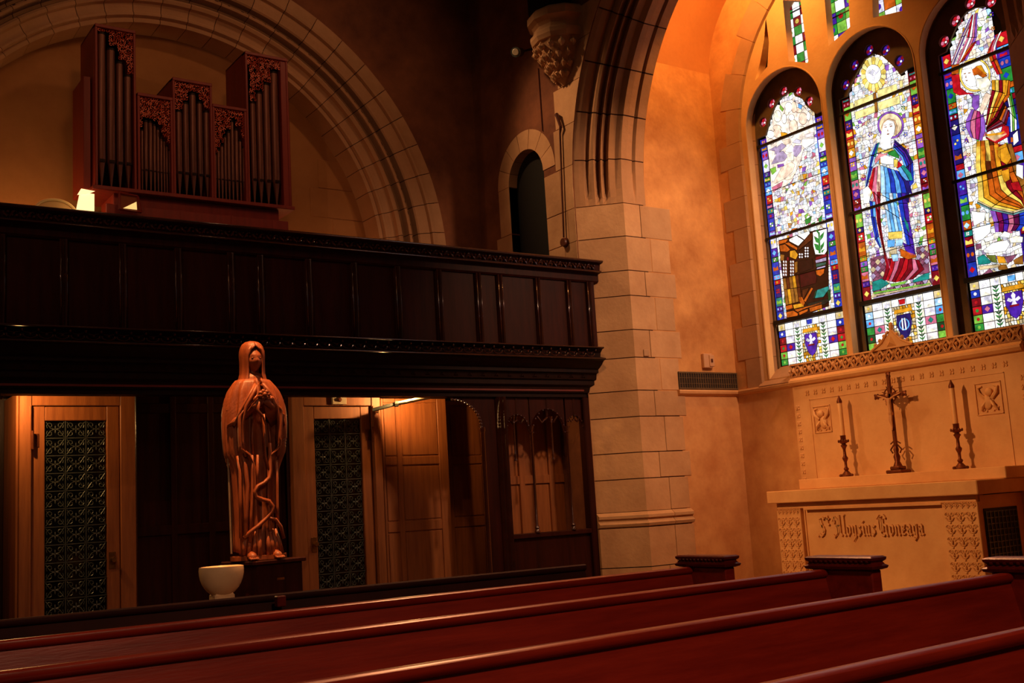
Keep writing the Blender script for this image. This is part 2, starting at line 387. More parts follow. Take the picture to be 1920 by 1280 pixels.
# back plaster band of the arch (bay side) and vault
bay=empty('wall_bay',(XB,ALT,0)); tag(bay,'warm plastered side walls and vault of the altar bay','wall',kind='structure')
YN=2*ALT-YR-.05
for yf,sg in ((YR,1),(YC-RY,-1)):
    obj('plaster_side',B().box(7.05,8.3,yf+sg*.004,yf+sg*.4,2.2,5.59),PLASTER,bay)
    obj('marble_dado',B().box(7.31,8.3,yf+sg*.006,yf+sg*.4,0,2.19),MARBLE,bay)
vr=[]
for k in range(25):
    a=pi*k/24; vr.append((YC+(RY+.004)*cos(a),5.59+1.25*sin(a)))
vo=[(YC+(RY+.3)*cos(pi*k/24),5.59+1.5*sin(pi*k/24)) for k in range(25)]
b=B(); b.loft([[(x,)+tuple(vr[k]) for x in (7.05,8.3)]+[(x,)+tuple(vo[k]) for x in (8.3,7.05)] for k in range(25)])
obj('vault',b,mat('vault_plaster',(176,112,62),(196,130,74),.9,1.6,bump=.3,bscale=14),bay,True)
b=B()   # bay-side spandrel above the arch
sp=[tuple(archpt(i/30,.25)) for i in range(31)]+[(YC-RY-.4,4.2),(YC-RY-.4,7.3),(YR+.4,7.3),(YR+.4,4.2)]
obj('spandrel',B().prism(sp,0,7.03,7.07),PLASTER,bay)
# ---- window wall
ww=empty('wall_window',(XB,ALT,0)); tag(ww,'window wall above the altar with stone jambs and plaster margin','wall',kind='structure')
WJ,WZ=1.60,4.75                     # half width and springing of the big window opening
WC=5.86
o1=[(YR+.2,2.2),(YR+.2,7.3),(YC-RY-.2,7.3),(YC-RY-.2,2.2),(WC-WJ,2.2)]+[(WC-WJ*cos(pi*i/30),WZ+WJ*1.02*sin(pi*i/30)) for i in range(31)]+[(WC+WJ,2.2)]
obj('plaster_face',B().prism(o1,0,XB,XB+.3),PLASTER,ww)
obj('marble_dado',B().box(XB,XB+.3,YC-RY-.2,YR+.2,0,2.2),MARBLE,ww)
obj('outer_backing',B().box(XB+.42,XB+.5,YC-RY-.2,YR+.2,0,7.3),BLACK,ww)
# jamb stones round the big opening (alternately long and short, splayed inward)
def jamb(ya,za,yb,zb,w,L=.0):        # from point a to b on the intrados, w = breadth on the wall face
    pass
zs=[2.2,2.53,2.86,3.2,3.52,3.86,4.18,4.5,4.75]
for sg in (1,-1):
    for i in range(8):
        w=.27 if i%2 else .17
        z0,z1=zs[i]+.002,zs[i+1]-.002; y0=WC+sg*(WJ-.02)
        b=B().loft([[(XB-.005,WC+sg*(WJ+w),z),(XB-.005,y0,z),(XB+.17,WC+sg*(WJ-.11),z),(XB+.3,WC+sg*(WJ-.11),z),(XB+.3,WC+sg*(WJ+w),z)] for z in (z0,z1)])
        obj('jamb_stone',b,STONE2,ww)
NA=15
for i in range(NA):
    w=.24 if i%2 else .16; a0,a1=pi*i/NA+.0015,pi*(i+1)/NA-.0015
    def q(x,r,a): return (x,WC+r*cos(a),WZ+r*1.02*sin(a))
    b=B().loft([[q(XB-.005,WJ+w,a),q(XB-.005,WJ-.02,a),q(XB+.17,WJ-.11,a),q(XB+.3,WJ-.11,a),q(XB+.3,WJ+w,a)] for a in [a0+(a1-a0)*k/3 for k in range(4)]])
    obj('jamb_stone',b,STONE2,ww)
# ledge moulding along dado top (side wall then window wall)
lp=[(0,2.178),(.012,2.185),(.03,2.20),(.035,2.222),(.03,2.236),(0,2.24)]
lg=empty('trim_5',(7.8,YR,2.2)); tag(lg,'thin stone ledge moulding capping the marble dado','ledge',kind='structure')
b=B().loft([[(7.30,YR-d,z),(XB-d,YR-d,z),(XB-d,YC-RY+d,z),(XB+.02,YC-RY,z),(XB+.02,YR+.02,z),(7.30,YR+.02,z)] for d,z in lp]); obj('ledge_moulding',b,ALTAR,lg)
b=B().prism([(XB-.035,2.24),(XB+.17,2.42),(XB+.17,2.2),(XB-.03,2.2)],1,WC-WJ,WC+WJ)
obj('sloping_sill',b,STONE2,lg)
# ================================================================== STAINED GLASS WINDOW
XG = XB+.185
def plate(name, outlines, x0, x1, m, parent):        # flat plate in the y-z plane with holes (outlines: first outer, rest holes)
    cu=bpy.data.curves.new(name,'CURVE'); cu.dimensions='2D'; cu.fill_mode='BOTH'; cu.extrude=abs(x1-x0)/2
    for ol in outlines:
        sp=cu.splines.new('POLY'); sp.points.add(len(ol)-1); sp.use_cyclic_u=True
        for p,(a,b) in zip(sp.points,ol): p.co=(a,b,0,1)
    t=bpy.data.objects.new(name,cu); C.objects.link(t)
    dg=bpy.context.evaluated_depsgraph_get(); me=bpy.data.meshes.new_from_object(t.evaluated_get(dg))
    bpy.data.objects.remove(t)
    me.transform(Matrix(((0,0,1,(x0+x1)/2),(1,0,0,0),(0,1,0,0),(0,0,0,1))))
    me.materials.clear(); me.materials.append(m)
    return obj(name,me,m,parent)
def circ(y,z,r,n=14,sy=1): return [(y+r*sy*cos(2*pi*i/n),z+r*sin(2*pi*i/n)) for i in range(n)]
def yz(x,y,ax=XG): q=P(x,y,0,ax); return (q.y,q.z)
# tracery plate in front
LC=(6.88,5.86,4.84); HW=.487; LS=4.83
def archhole(c,hw,zs,zb,rz=None):
    rz=rz or hw; return [(c-hw,zb),(c+hw,zb)]+[(c+hw*cos(pi*i/18),zs+rz*sin(pi*i/18)) for i in range(19)]
TR=mat('tracery_stone',(206,156,100),(228,180,122),.85,2.5,bump=.2,bscale=30)
tro=empty('trim_6',(XB,ALT,2.2)); tag(tro,'stone tracery with three round headed lights and narrow upper lights','tracery',kind='structure')
outer=[(WC-1.6,2.25)]+[(WC-1.6*cos(pi*i/30),WZ+1.66*sin(pi*i/30)) for i in range(31)]+[(WC+1.6,2.25)]
# openings of the narrow upper lights, from their corners in the photograph
xf=XB+.06
def quadpx(l,ax): return [yz(a,b,ax) for a,b in l]
small=[quadpx([(1473,2),(1506,2),(1521,119),(1484,116)],xf),quadpx([(1549,-25),(1595,-25),(1599,52),(1559,88)],xf),quadpx([(1640,-30),(1693,-30),(1697,22),(1642,35)],xf)]
eye=quadpx([(1441,34),(1438,75),(1430,120),(1421,152),(1432,140),(1444,126),(1447,80)],xf)
holes=[archhole(c,HW,LS,2.3) for c in LC]
plate('tracery_slab',[outer]+holes+small+[eye],XB+.02,XB+.11,TR,tro)
for c in LC:            # moulded rim round each head
    b=B(); path=[(c+(HW-.004)*cos(pi*i/24),LS+(HW-.004)*sin(pi*i/24)) for i in range(25)]
    path=[(path[0][0],2.3)]+path+[(path[-1][0],2.3)]
    b.tube([(XB+.022,y,z) for y,z in path],.008,5); obj('arch_rim',b,TR,tro)
# shade-coloured inner order: cusped plate with holes for the glass and the small roses
FO=[ [(1424,262),(1440,254),(1446,228),(1455,204),(1466,186),(1480,173),(1494,175),(1508,186),(1520,203),(1534,214)],
     [(1577,188),(1592,182),(1600,160),(1612,135),(1626,112),(1642,102),(1658,106),(1676,122),(1692,140),(1706,130),(1716,126)],
     [(1763,106),(1778,98),(1788,72),(1800,44),(1816,24),(1832,16),(1850,14),(1868,22),(1880,40),(1884,60)] ]
ROS=[[(1434.4,230),(1450,195),(1473,172),(1500,173),(1521,191)],[(1589,160),(1606,123),(1633,95),(1664,95),(1690,115)],[(1774,79),(1795,40),(1823,7),(1862,4)]]
YLR=[]
holes=[]
for k in range(3):
    f=[yz(*p) for p in FO[k]]; yl=f[0][0]; yr=LC[k]-HW+.01
    fy=[(yl,2.3)]+f+[(yr,f[-1][1]),(yr,2.3)]
    holes.append(fy); YLR.append((yl,yr))
    for r in ROS[k]:
        y,z=yz(*r); holes.append(circ(y,z,.050))
back=[(WC-1.56,2.26),(WC-1.56,6.4),(WC+1.56,6.4),(WC+1.56,2.26)]
cus=[];
lo=[(WC-1.6,2.26)]+[(WC-1.6*cos(pi*i/30),WZ+1.68*sin(pi*i/30)) for i in range(31)]+[(WC+1.6,2.26)]
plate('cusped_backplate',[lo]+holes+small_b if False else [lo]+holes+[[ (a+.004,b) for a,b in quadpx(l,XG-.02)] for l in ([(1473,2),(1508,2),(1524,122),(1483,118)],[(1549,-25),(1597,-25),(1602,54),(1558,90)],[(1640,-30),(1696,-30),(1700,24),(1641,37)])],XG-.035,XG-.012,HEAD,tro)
# soffits: a strip in the same shade tone following each head between the slab and the backplate
for k,c in enumerate(LC):
    h=HW+.012
    pth=[(c+h,2.3)]+[(c+h*cos(pi*i/24),LS+h*sin(pi*i/24)) for i in range(25)]+[(c-h,2.3)]
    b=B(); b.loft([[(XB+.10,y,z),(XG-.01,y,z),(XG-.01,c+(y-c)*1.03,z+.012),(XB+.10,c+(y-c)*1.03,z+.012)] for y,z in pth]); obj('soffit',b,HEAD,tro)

# ---- glass
def S(c,k=1.0): l=lin(c); return tuple(v*k for v in l)
WH=[S((255,252,248),1.35),S((250,246,252),1.2),S((255,246,222),1.15),S((236,232,250),1.0),S((255,240,240),1.0),S((232,240,246),.9)]
YE=S((250,214,96),1.0); GO=S((236,160,34),.9); OR=S((214,98,22),.8); BRN=S((120,52,20),.5); DB=S((62,22,12),.4); RD=S((200,22,34),.9); CR=S((150,14,34),.7); PK=S((224,120,150),.9)
BL=S((30,60,190),.9); LB=S((96,170,236),1.1); SKY=S((170,214,250),1.1); PU=S((78,34,170),.8); VI=S((150,90,200),.9); TE=S((30,150,140),.8); GR=S((44,150,60),.8); LG=S((130,196,70),.9); DG=S((20,90,50),.6); MA=S((150,84,110),.8); CRM=S((230,206,160),.9); LIL=S((190,168,206),.9); SKIN=S((255,222,196),1.1); NV=S((40,30,120),.7); TAN=S((176,112,40),.7)
class Light:
    def __init__(s,k,name,label):
        s.k=k; s.root=empty(name,(XG,LC[k],2.3)); tag(s.root,label,'stained glass window',kind='structure')
        s.small=B(); s.lead=B()
    def to(s,poly,zm=None):
        if zm: ox,oy,sc=zm; poly=[(ox+a/sc,oy+b/sc) for a,b in poly]
        return [yz(*p) for p in poly]
    def piece(s,yzp,col,layer=1,inset=.0035,sep=True):
        n=len(yzp); A=sum(yzp[i][0]*yzp[(i+1)%n][1]-yzp[(i+1)%n][0]*yzp[i][1] for i in range(n))/2
        if A<0: yzp=yzp[::-1]
        x=XG-.0016*layer; out=[]
        for i in range(n):
            p=Vector(yzp[i]); a=(p-Vector(yzp[i-1])); c=(Vector(yzp[(i+1)%n])-p)
            if a.length<1e-6 or c.length<1e-6: out.append(tuple(p)); continue
            a.normalize(); c.normalize(); na=Vector((-a.y,a.x)); ncv=Vector((-c.y,c.x)); m=na+ncv
            if m.length<.3: m=na*1.0; m.normalize(); out.append(tuple(p+m*inset)); continue
            m.normalize(); d=inset/max(m.dot(na),.4); out.append(tuple(p+m*d))
        # the glass must look towards -x
        g=[(x-.0009,)+q for q in out]; l=[(x,)+tuple(q) for q in yzp]
        if sep:
            b=B(); b.mi=1; b.add(l,[list(range(n))]); b.mi=0; b.col=col; b.add(g,[list(range(n))])
            me=bpy.data.meshes.new('glass_pane'); me.from_pydata(b.v,[],b.f); me.materials.append(GLASS); me.materials.append(LEAD)
            me.polygons.foreach_set('material_index',b.m)
            ca=me.color_attributes.new('Col','FLOAT_COLOR','CORNER'); buf=[]
            for pl,cc in zip(me.polygons,b.c): cc=cc or (0,0,0); buf+=[cc[0],cc[1],cc[2],1]*pl.loop_total
            ca.data.foreach_set('color',buf)
            o=bpy.data.objects.new('glass_pane',me); C.objects.link(o); o.parent=s.root; o.matrix_parent_inverse=s.root.matrix_basis.inverted()
        else:
            s.lead.add(l,[list(range(n))]); s.small.col=col; s.small.add(g,[list(range(n))])
    def pc(s,poly,col,layer=3,zm=None,sep=True,inset=.0035): s.piece(s.to(poly,zm),col,layer,inset,sep)
    def folds(s,A,Bp,n,cols,zm=None,segs=1,layer=3,sep=True,inset=.0032):
        A=s.to(A,zm); Bp=s.to(Bp,zm); m=len(A)
        L=lambda t:[(a[0]+(b[0]-a[0])*t,a[1]+(b[1]-a[1])*t) for a,b in zip(A,Bp)]
        for k in range(n):
            l,r=L(k/n),L((k+1)/n)
            st=max(1,(m-1)//segs); i=0; q=0
            while i<m-1:
                j=min(m-1,i+st); s.piece(l[i:j+1]+r[i:j+1][::-1],cols[(k+q)%len(cols)] if isinstance(cols,list) else cols,layer,inset,sep); i=j; q+=len(cols)//2 if random.random()<.3 else 0
    def mosaic(s,inside,nx,ny,y0,y1,z0,z1,pick,layer=0,jit=.36,inset=.0026):
        g={}
        for i in range(nx+1):
            for j in range(ny+1):
                jx=jit if 0<i<nx else 0; jy=jit if 0<j<ny else 0
                g[i,j]=(y0+(y1-y0)*(i+jx*random.uniform(-1,1)+(.25 if j%2 else 0)*(0<i<nx))/nx, z0+(z1-z0)*(j+jy*random.uniform(-1,1))/ny)
        for i in range(nx):
            for j in range(ny):
                q=[g[i,j],g[i+1,j],g[i+1,j+1],g[i,j+1]]; cy=sum(a for a,_ in q)/4; cz=sum(b for _,b in q)/4
                if inside(cy,cz): s.piece(q,pick(cy,cz),layer,inset,False)
    def flower(s,x,y,r,col,cen=YE,layer=2,zm=None,petals=5):
        cy,cz=s.to([(x,y)],zm)[0]
        for k in range(petals):
            a=2*pi*k/petals; s.piece([(cy+r*.25*cos(a),cz+r*.25*sin(a)),(cy+r*cos(a-.45),cz+r*sin(a-.45)),(cy+r*1.25*cos(a),cz+r*1.25*sin(a)),(cy+r*cos(a+.45),cz+r*sin(a+.45))],col,layer,.001,False)
        s.piece(circ(cy,cz,r*.35,7),cen,layer+1,.001,False)
    def rose(s,x,y,cA,cB):
        cy,cz=yz(x,y); R=.052
        s.piece(circ(cy,cz,R,16),CR if cA is RD else NV,0,.001)
        for k in range(6):
            a=2*pi*k/6; s.piece(circ(cy+R*.62*cos(a),cz+R*.62*sin(a),R*.36,7),cA if k%2 else cB,1,.0012,False)
        s.piece(circ(cy,cz,R*.22,8),WH[0],2,.001,False)
    def done(s):
        s.lead.v+=[]; k=len(s.small.v)
        b=B(); b.mi=1; b.add(s.lead.v,s.lead.f); b.mi=0
        o=len(b.v); b.v+=s.small.v; b.f+=[[i+o for i in f] for f in s.small.f]; b.m+=[0]*len(s.small.f); b.c+=s.small.c
        me=bpy.data.meshes.new('small_glass_pieces'); me.from_pydata(b.v,[],b.f); me.materials.append(GLASS); me.materials.append(LEAD)
        me.polygons.foreach_set('material_index',b.m)
        ca=me.color_attributes.new('Col','FLOAT_COLOR','CORNER'); buf=[]
        for pl,cc in zip(me.polygons,b.c): cc=cc or (0,0,0); buf+=[cc[0],cc[1],cc[2],1]*pl.loop_total
        ca.data.foreach_set('color',buf)
        ob=bpy.data.objects.new('small_glass_pieces',me); C.objects.link(ob); ob.parent=s.root; ob.matrix_parent_inverse=s.root.matrix_basis.inverted(); ob['kind']='stuff'
def rnd(*c): return random.choice(c)
def floral(): 
    r=random.random()
    if r<.77: return random.choice(WH)
    return random.choice([YE,CRM,LIL,SKIN,LG,SKY,CRM,PK,VI,GO])
ZB=[ (yz(1421,284)[1]+yz(1574,218)[1]+yz(1760,139)[1])/3, (yz(1441,452)[1]+yz(1597.5,401)[1]+yz(1787,343)[1])/3, (yz(1456,605)[1]+yz(1619,571)[1]+yz(1814,527.6)[1])/3 ]
lights=[]
for k,(nm,lb) in enumerate((('window_1','left stained glass light with cherub clouds above a reading desk and lily pot'),('window_2','middle stained glass light with haloed figure in blue robe under a golden sun'),('window_3','right stained glass light with winged figure in golden robe on white clouds'))):
    L=Light(k,nm,lb); lights.append(L); yl,yr=YLR[k]
    L.yv=yz([1585,1772,1904][k],[665,625,200][k])[0]-(.035 if k<2 else 0)         # right limit of the glass that shows
    top=max(yz(*p)[1] for p in FO[k])+.02
    obj('lead_backing',B().box(XG+.004,XG+.012,yr-.05,yl+.03,2.28,5.3),LEAD,L.root)
    zt=ZB[0]
    for z,th in [(ZB[0],.013),(ZB[1],.012),(ZB[2],.02)]:
        obj('saddle_bar',B().box(XG-.045,XG-.024,yr-.01,yl+.01,z-th,z+th),LEAD,L.root)
    for z in ((ZB[0]+ZB[1])/2,(ZB[1]+ZB[2])/2):
        obj('saddle_bar',B().box(XG-.014,XG-.008,yr-.01,yl+.01,z-.003,z+.003),LEAD,L.root)
    w=yl-L.yv; bw=.098
    # border panes, both sides, from below the heads down to the lower bar
    pal=[[BL,PU,TE,NV,RD,LB,BL,GR,PU,WH[3],VI],[CR,PU,PK,GR,VI,GO,OR,RD,NV,LG,CR],[BL,NV,CR,TE,OR,GR,BL,PU,LB,RD,NV]][k]
    mot=[[YE,PK,SKY,OR,LG,WH[0],RD,LB,GO],[YE,LG,VI,GO,OR,WH[0],PK,YE,TE],[RD,LB,OR,LG,YE,BL,WH[2],PK,SKY]][k]
    n=24; z1=yz(*FO[k][0])[1]-.01; hs=[random.choice([.05,.09,.13]) for _ in range(60)]
    for sd in (0,1):
        z=ZB[2]+.02; i=0
        y0,y1=((yl-.012,yl-bw) if sd==0 else (L.yv+bw,L.yv+.004))
        if k==2 and sd: y0,y1=L.yv+.10,L.yv-.02
        while z<z1-.02:
            h=min(hs[i],z1-z); c=pal[i%len(pal)]; mc_=mot[(i*2)%len(mot)]
            if not (k==2 and sd and z<3.9 and False):
                L.piece([(y0,z),(y1,z),(y1,z+h),(y0,z+h)],c,2,.0035)
                cy,cz=(y0+y1)/2,z+h/2; q=i%4; r=min(.028,h*.36)
                if q==0: L.piece([(cy-r,cz),(cy,cz-r),(cy+r,cz),(cy,cz+r)],mc_,3,.001,False)
                elif q==1:
                    L.piece(circ(cy-.02,cz,r*.7,7,.8),mc_,3,.001,False); L.piece(circ(cy+.02,cz,r*.7,7,.8),mc_,3,.001,False)
                elif q==2: L.piece([(cy-.036,cz-r*.8),(cy+.036,cz-r*.8),(cy+.03,cz+r*.8),(cy,cz+.2*r),(cy-.03,cz+r*.8)],mc_,3,.001,False)
                else:
                    for kk in range(4):
                        a=pi/4+kk*pi/2; L.piece(circ(cy+r*.6*cos(a),cz+r*.6*sin(a),r*.42,6),mc_ if kk%2 else mot[(i+3)%9],3,.001,False)
                L.piece([(y0,z),(y0-.012 if y0>y1 else y0,z),(y0-.012,z+h),(y0,z+h)],[BL,CR,PU][k],3,.001,False)
            z+=h; i+=1
    # lower panel: rows of square quarries, lily stems and central shield
    zb=2.36; zt2=ZB[2]-.02; H=zt2-zb; rowz=[zb+H*t for t in (0,.14,.27,.42,.57,.72,.86,1)]
    pb=[RD,GR,LG,RD,CR,BL,CRM]; pb2=[RD,LG,DG,GR,LB,SKY,CRM]
    for sd in (0,1):
        y0,y1=((yl-.012,yl-bw) if sd==0 else (L.yv+bw,L.yv+.004))
        if k==2 and sd: continue
        for j in range(7):
            q=[(y0,rowz[j]),(y1,rowz[j]),(y1,rowz[j+1]),(y0,rowz[j+1])]
            L.piece(q,(pb2 if k==1 else pb)[j],2,.004)
            cy,cz=(y0+y1)/2,(rowz[j]+rowz[j+1])/2
            L.piece(circ(cy,cz,.016,6),[PK,LG,RD,GR,RD,WH[0],YE][j],3,.001,False)
    fy0,fy1=yl-bw,(L.yv+bw if k<2 else L.yv-.02); fw=fy0-fy1; cols=[fy0-fw*t for t in (0,.17,.32,.68,.83,1)] if k<2 else [fy0-.1*i_ for i_ in (0,1,1.9,3.9,4.8)]
    for ci in range(len(cols)-1):
        a,b=cols[ci],cols[ci+1]; m=(a+b)/2
        for j in range(7):
            q=[(a,rowz[j]),(b,rowz[j]),(b,rowz[j+1]),(a,rowz[j+1])]; cz=(rowz[j]+rowz[j+1])/2
            if ci==2 and 0<j<6: continue
            if ci==2:
                for t in range(3):
                    aa,bb=a+(b-a)*t/3,a+(b-a)*(t+1)/3
                    L.piece([(aa,rowz[j]),(bb,rowz[j]),(bb,rowz[j+1]),(aa,rowz[j+1])],WH[1] if (t+j)%2 else WH[0],2,.003)
                    mm=(aa+bb)/2
                    if j==6 and t==1: L.piece([(mm-.03,rowz[6]+.01),(mm+.03,rowz[6]+.01),(mm+.035,rowz[7]-.01),(mm-.035,rowz[7]-.01)],[BL,RD,LB][k],4,.002)
                    elif j==6: L.piece([(mm-.03,cz-.03),(mm,cz+.035),(mm+.03,cz-.03),(mm,cz-.01)],WH[0],4,.001,False)
                    else:
                        for kk in range(5):
                            an=2*pi*kk/5; L.piece(circ(mm+.018*cos(an),cz+.018*sin(an),.011,6),rnd(CR,DG,GR,RD),4,.001,False)
            elif ci in (1,3):
                L.piece(q,WH[0] if j%2 else WH[2],2,.003)
                if j<6:
                    L.piece([(m-.004,rowz[j]),(m+.004,rowz[j]),(m+.004,rowz[j+1]),(m-.004,rowz[j+1])],DG,4,.0005,False)
                    for sg in (1,-1):
                        for dz in (.2,.65):
                            z0=rowz[j]+(rowz[j+1]-rowz[j])*dz
                            L.piece([(m,z0),(m+sg*.016,z0+.006),(m+sg*.034,z0+.034),(m+sg*.008,z0+.022)],GR if dz<.5 else DG,4,.0008,False)
                else:
                    L.piece([(m-.03,cz-.03),(m-.034,cz+.03),(m-.01,cz),(m,cz+.04),(m+.01,cz),(m+.034,cz+.03),(m+.03,cz-.03)],WH[3],4,.001,False)
            else:
                L.piece(q,[WH[0],WH[4],WH[1],[PU,PK,PU][k],WH[3],WH[0],WH[1]][j],2,.003)
                if j==3: L.piece([(m-.028,cz),(m,cz-.028),(m+.028,cz),(m,cz+.028)],[RD,TE,PK][k],4,.002)
                elif j in(0,):
                    for kk in range(5):
                        an=2*pi*kk/5; L.piece(circ(m+.018*cos(an),cz+.018*sin(an),.011,6),rnd(GR,LG,RD),4,.001,False)
                elif j==6: L.piece([(m-.03,cz-.03),(m,cz+.035),(m+.03,cz-.03),(m,cz-.01)],WH[1],4,.001,False)
                else: L.piece([(a-.004,rowz[j]+.004),(m,cz),(b+.004,rowz[j]+.004)],WH[2],3,.001,False)
    a,b=cols[2],cols[3]; m=(a+b)/2; zc=(rowz[1]+rowz[6])/2; hh=(rowz[6]-rowz[1])/2
    L.mosaic(lambda y,z:True,8,11,b,a,rowz[1],rowz[6],lambda y,z: rnd(YE,CRM,WH[2],GO,WH[0],CRM),1,.2,.003)
    L.piece([(m-.10,zc+hh*.62),(m+.10,zc+hh*.62),(m+.09,zc+hh*.85),(m-.09,zc+hh*.85)],GO,4,.003)
    L.piece([(m-.075,zc+hh*.55),(m+.075,zc+hh*.55),(m+.08,zc),(m+.045,zc-hh*.55),(m,zc-hh*.75),(m-.045,zc-hh*.55),(m-.08,zc)],[PU,NV,PU][k],5,.004)
    if k!=1:        # fleur-de-lis
        F=[(0,.30),(.02,.18),(.012,.04),(.045,.12),(.06,.02),(.03,-.06),(.012,-.03),(.02,-.12),(.03,-.2),(0,-.16)]
        Fp=[(m+x,zc+.15*hh+z*hh*1.3) for x,z in F]+[(m-x,zc+.15*hh+z*hh*1.3) for x,z in F[::-1][:-1]][1:]
        L.piece(Fp,WH[3],7,.0005); L.piece([(m-.04,zc-hh*.16),(m+.04,zc-hh*.16),(m+.04,zc-hh*.06),(m-.04,zc-hh*.06)],CR,8,.001)
    else:
        L.piece(circ(m,zc+hh*.02,.055,14),LB,6,.001)
        L.piece(circ(m,zc+hh*.02,.042,14),NV,7,.001)
        for dx in (-.016,.016): L.piece([(m+dx-.007,zc-hh*.28),(m+dx+.007,zc-hh*.28),(m+dx*.8+.007,zc+hh*.34),(m+dx*.8-.007,zc+hh*.34)],WH[0],9,.001)
    # mosaic ground
    f=[yz(*p) for p in FO[k]]
    def ins(y,z,f=f,L=L,yl=yl,k=k):
        if z<f[0][1]: return True
        for (ya,za),(yb_,zb_) in zip(f,f[1:]):
            if min(ya,yb_)<=y<=max(ya,yb_): 
                t=(y-ya)/(yb_-ya) if abs(yb_-ya)>1e-6 else 0
                return z<za+(zb_-za)*t+.01
        return y<min(f[-1][0],f[0][0]) and z<f[-1][1]
    ny=int((5.25-ZB[2])/.036)
    L.mosaic(ins,int((yl-2*bw-L.yv)/.034),ny,L.yv+bw,yl-bw,ZB[2]+.018,5.25,lambda y,z: floral(),0,.38,.0017)
    for r in ROS[k]: L.rose(r[0],r[1],RD if k!=1 else PU,PK if k!=1 else CR)

# ---- light 1: clouds with cherub heads, meadow, desk with open book, lily pot
L=lights[0]; z1_=(1410,150,4.414)
heads=[(305,225,32,46),(425,320,36,55),(345,385,38,62),(215,300,34,52),(155,450,34,36),(270,320,22,46),(350,225,24,50),(215,440,40,40),(410,400,30,22),(265,455,34,24),(330,310,26,30),(390,250,30,26),(210,395,36,26),(290,265,20,30),(470,300,18,40),(320,460,26,20),(160,510,30,26)]
L.pc([(120,500),(110,430),(165,360),(185,250),(250,185),(330,160),(430,220),(500,290),(520,420),(515,525),(430,575),(400,690),(330,840),(250,900),(160,920),(150,720),(135,600)],S((255,236,218),1.15),2,z1_)
for i,(x,y,a,b) in enumerate(heads):
    L.pc([(x+a*cos(t*2*pi/10),y+b*sin(t*2*pi/10)) for t in range(10)],[WH[0],SKIN,SKIN,WH[2],WH[0]][i%5],3,z1_,inset=.0045)
L.pc([(235,200),(270,240),(255,265),(230,235)],LG,4,z1_); L.pc([(385,190),(425,210),(410,245),(385,230)],LB,4,z1_); L.pc([(240,430),(300,440),(280,480),(245,475)],GO,5,z1_)
for poly,c in [([(140,580),(210,540),(190,590)],LIL),([(190,570),(250,520),(290,545),(240,590),(190,620)],LIL),([(160,700),(210,600),(260,585),(300,630),(270,670),(200,690)],LIL),
  ([(275,590),(330,530),(350,560),(345,600),(300,600)],WH[0]),([(330,580),(360,540),(415,540),(410,590),(370,640),(350,630)],LIL),([(290,620),(350,590),(350,670),(300,670)],WH[2]),
  ([(335,520),(370,485),(410,500),(400,530)],WH[3]),([(415,490),(520,480),(515,520),(440,570),(415,540)],WH[0]),([(440,450),(515,430),(515,470),(440,480)],WH[4]),([(210,700),(265,690),(270,710),(215,730)],VI),
  ([(150,735),(200,715),(205,760),(170,790)],LG),([(185,840),(250,720),(330,675),(360,700),(340,760),(270,820),(190,860)],SKIN),([(270,820),(345,770),(380,700),(370,760),(330,820),(285,830)],SKIN),
  ([(165,890),(260,835),(250,880),(180,930)],PK),([(165,790),(235,725),(240,735),(185,835),(168,840)],WH[0]),([(250,500),(320,485),(320,520),(280,540)],SKIN)]:
    L.pc(poly,c,3,z1_,inset=.003)
for x,y,c in [(498,640,RD),(512,735,GR),(430,765,LB),(430,850,VI),(530,935,BL),(282,925,BL),(290,1018,GR),(218,1045,RD),(450,960,OR),(230,1140,PU),(298,1115,RD),(240,1235,YE),(370,900,WH[0]),(375,940,WH[2]),(495,990,YE),(320,1205,LIL),(400,740,PK),(260,990,PK),(520,830,OR)]: L.flower(x,y,.014,c,zm=z1_)
for x,y in [(455,1060),(490,1095),(525,1125),(550,1070),(520,1040),(470,1140),(430,1150),(375,1080),(350,1040)]:
    cy,cz=L.to([(x,y)],z1_)[0]; L.piece(circ(cy,cz,.024,9),WH[0],4,.003)
for poly in [[(440,1160),(500,1120),(490,1180),(450,1200)],[(550,1150),(590,1110),(580,1170),(560,1185)],[(490,1190),(530,1170),(520,1210),(480,1220)]]: L.pc(poly,GR,5,z1_)
z3_=(1430,400,4.266)
L.pc([(128,215),(400,140),(525,110),(535,740),(200,870)],DB,3,z3_)                   # dark interior
for poly,c in [([(215,205),(275,175),(335,215),(290,262),(218,225)],WH[0]),([(278,172),(375,140),(385,160),(338,212)],WH[0]),([(130,220),(215,200),(190,235),(135,250)],OR),([(180,240),(215,230),(285,275),(280,298)],OR),
  ([(285,280),(390,150),(410,160),(400,210),(290,300)],BRN),([(140,255),(185,245),(228,290),(200,310),(145,305)],OR),([(222,300),(262,292),(290,330),(270,370),(222,350)],GO),([(145,325),(180,330),(175,380),(145,380)],TAN),
  ([(200,345),(215,350),(215,380),(192,380)],CR),([(258,390),(285,380),(285,470),(262,480)],TAN),([(205,160),(245,120),(285,115),(270,150),(215,170)],OR),([(290,125),(315,108),(345,125),(310,140)],CRM)]: L.pc(poly,c,5,z3_)
for cx in (183,240):                              # traceried panel of the desk: chains of white leaves
    L.pc([(cx-22,375),(cx+24,368),(cx+28,500),(cx-14,510)],BRN,5,z3_)
    for j in range(5):
        for dx in (-9,9): L.pc([(cx+dx-7,385+j*26),(cx+dx,375+j*26),(cx+dx+7,387+j*26),(cx+dx+1,400+j*26)],WH[1],6,z3_,False,.0006)
for cx,y0,n_ in ((312,318,2),(358,268,4)):
    for j in range(n_):
        for dx in (-10,9): L.pc([(cx+dx-8,y0+8+j*22),(cx+dx,y0+j*22),(cx+dx+8,y0+9+j*22),(cx+dx,y0+20+j*22)],WH[1],6,z3_,False,.0006)
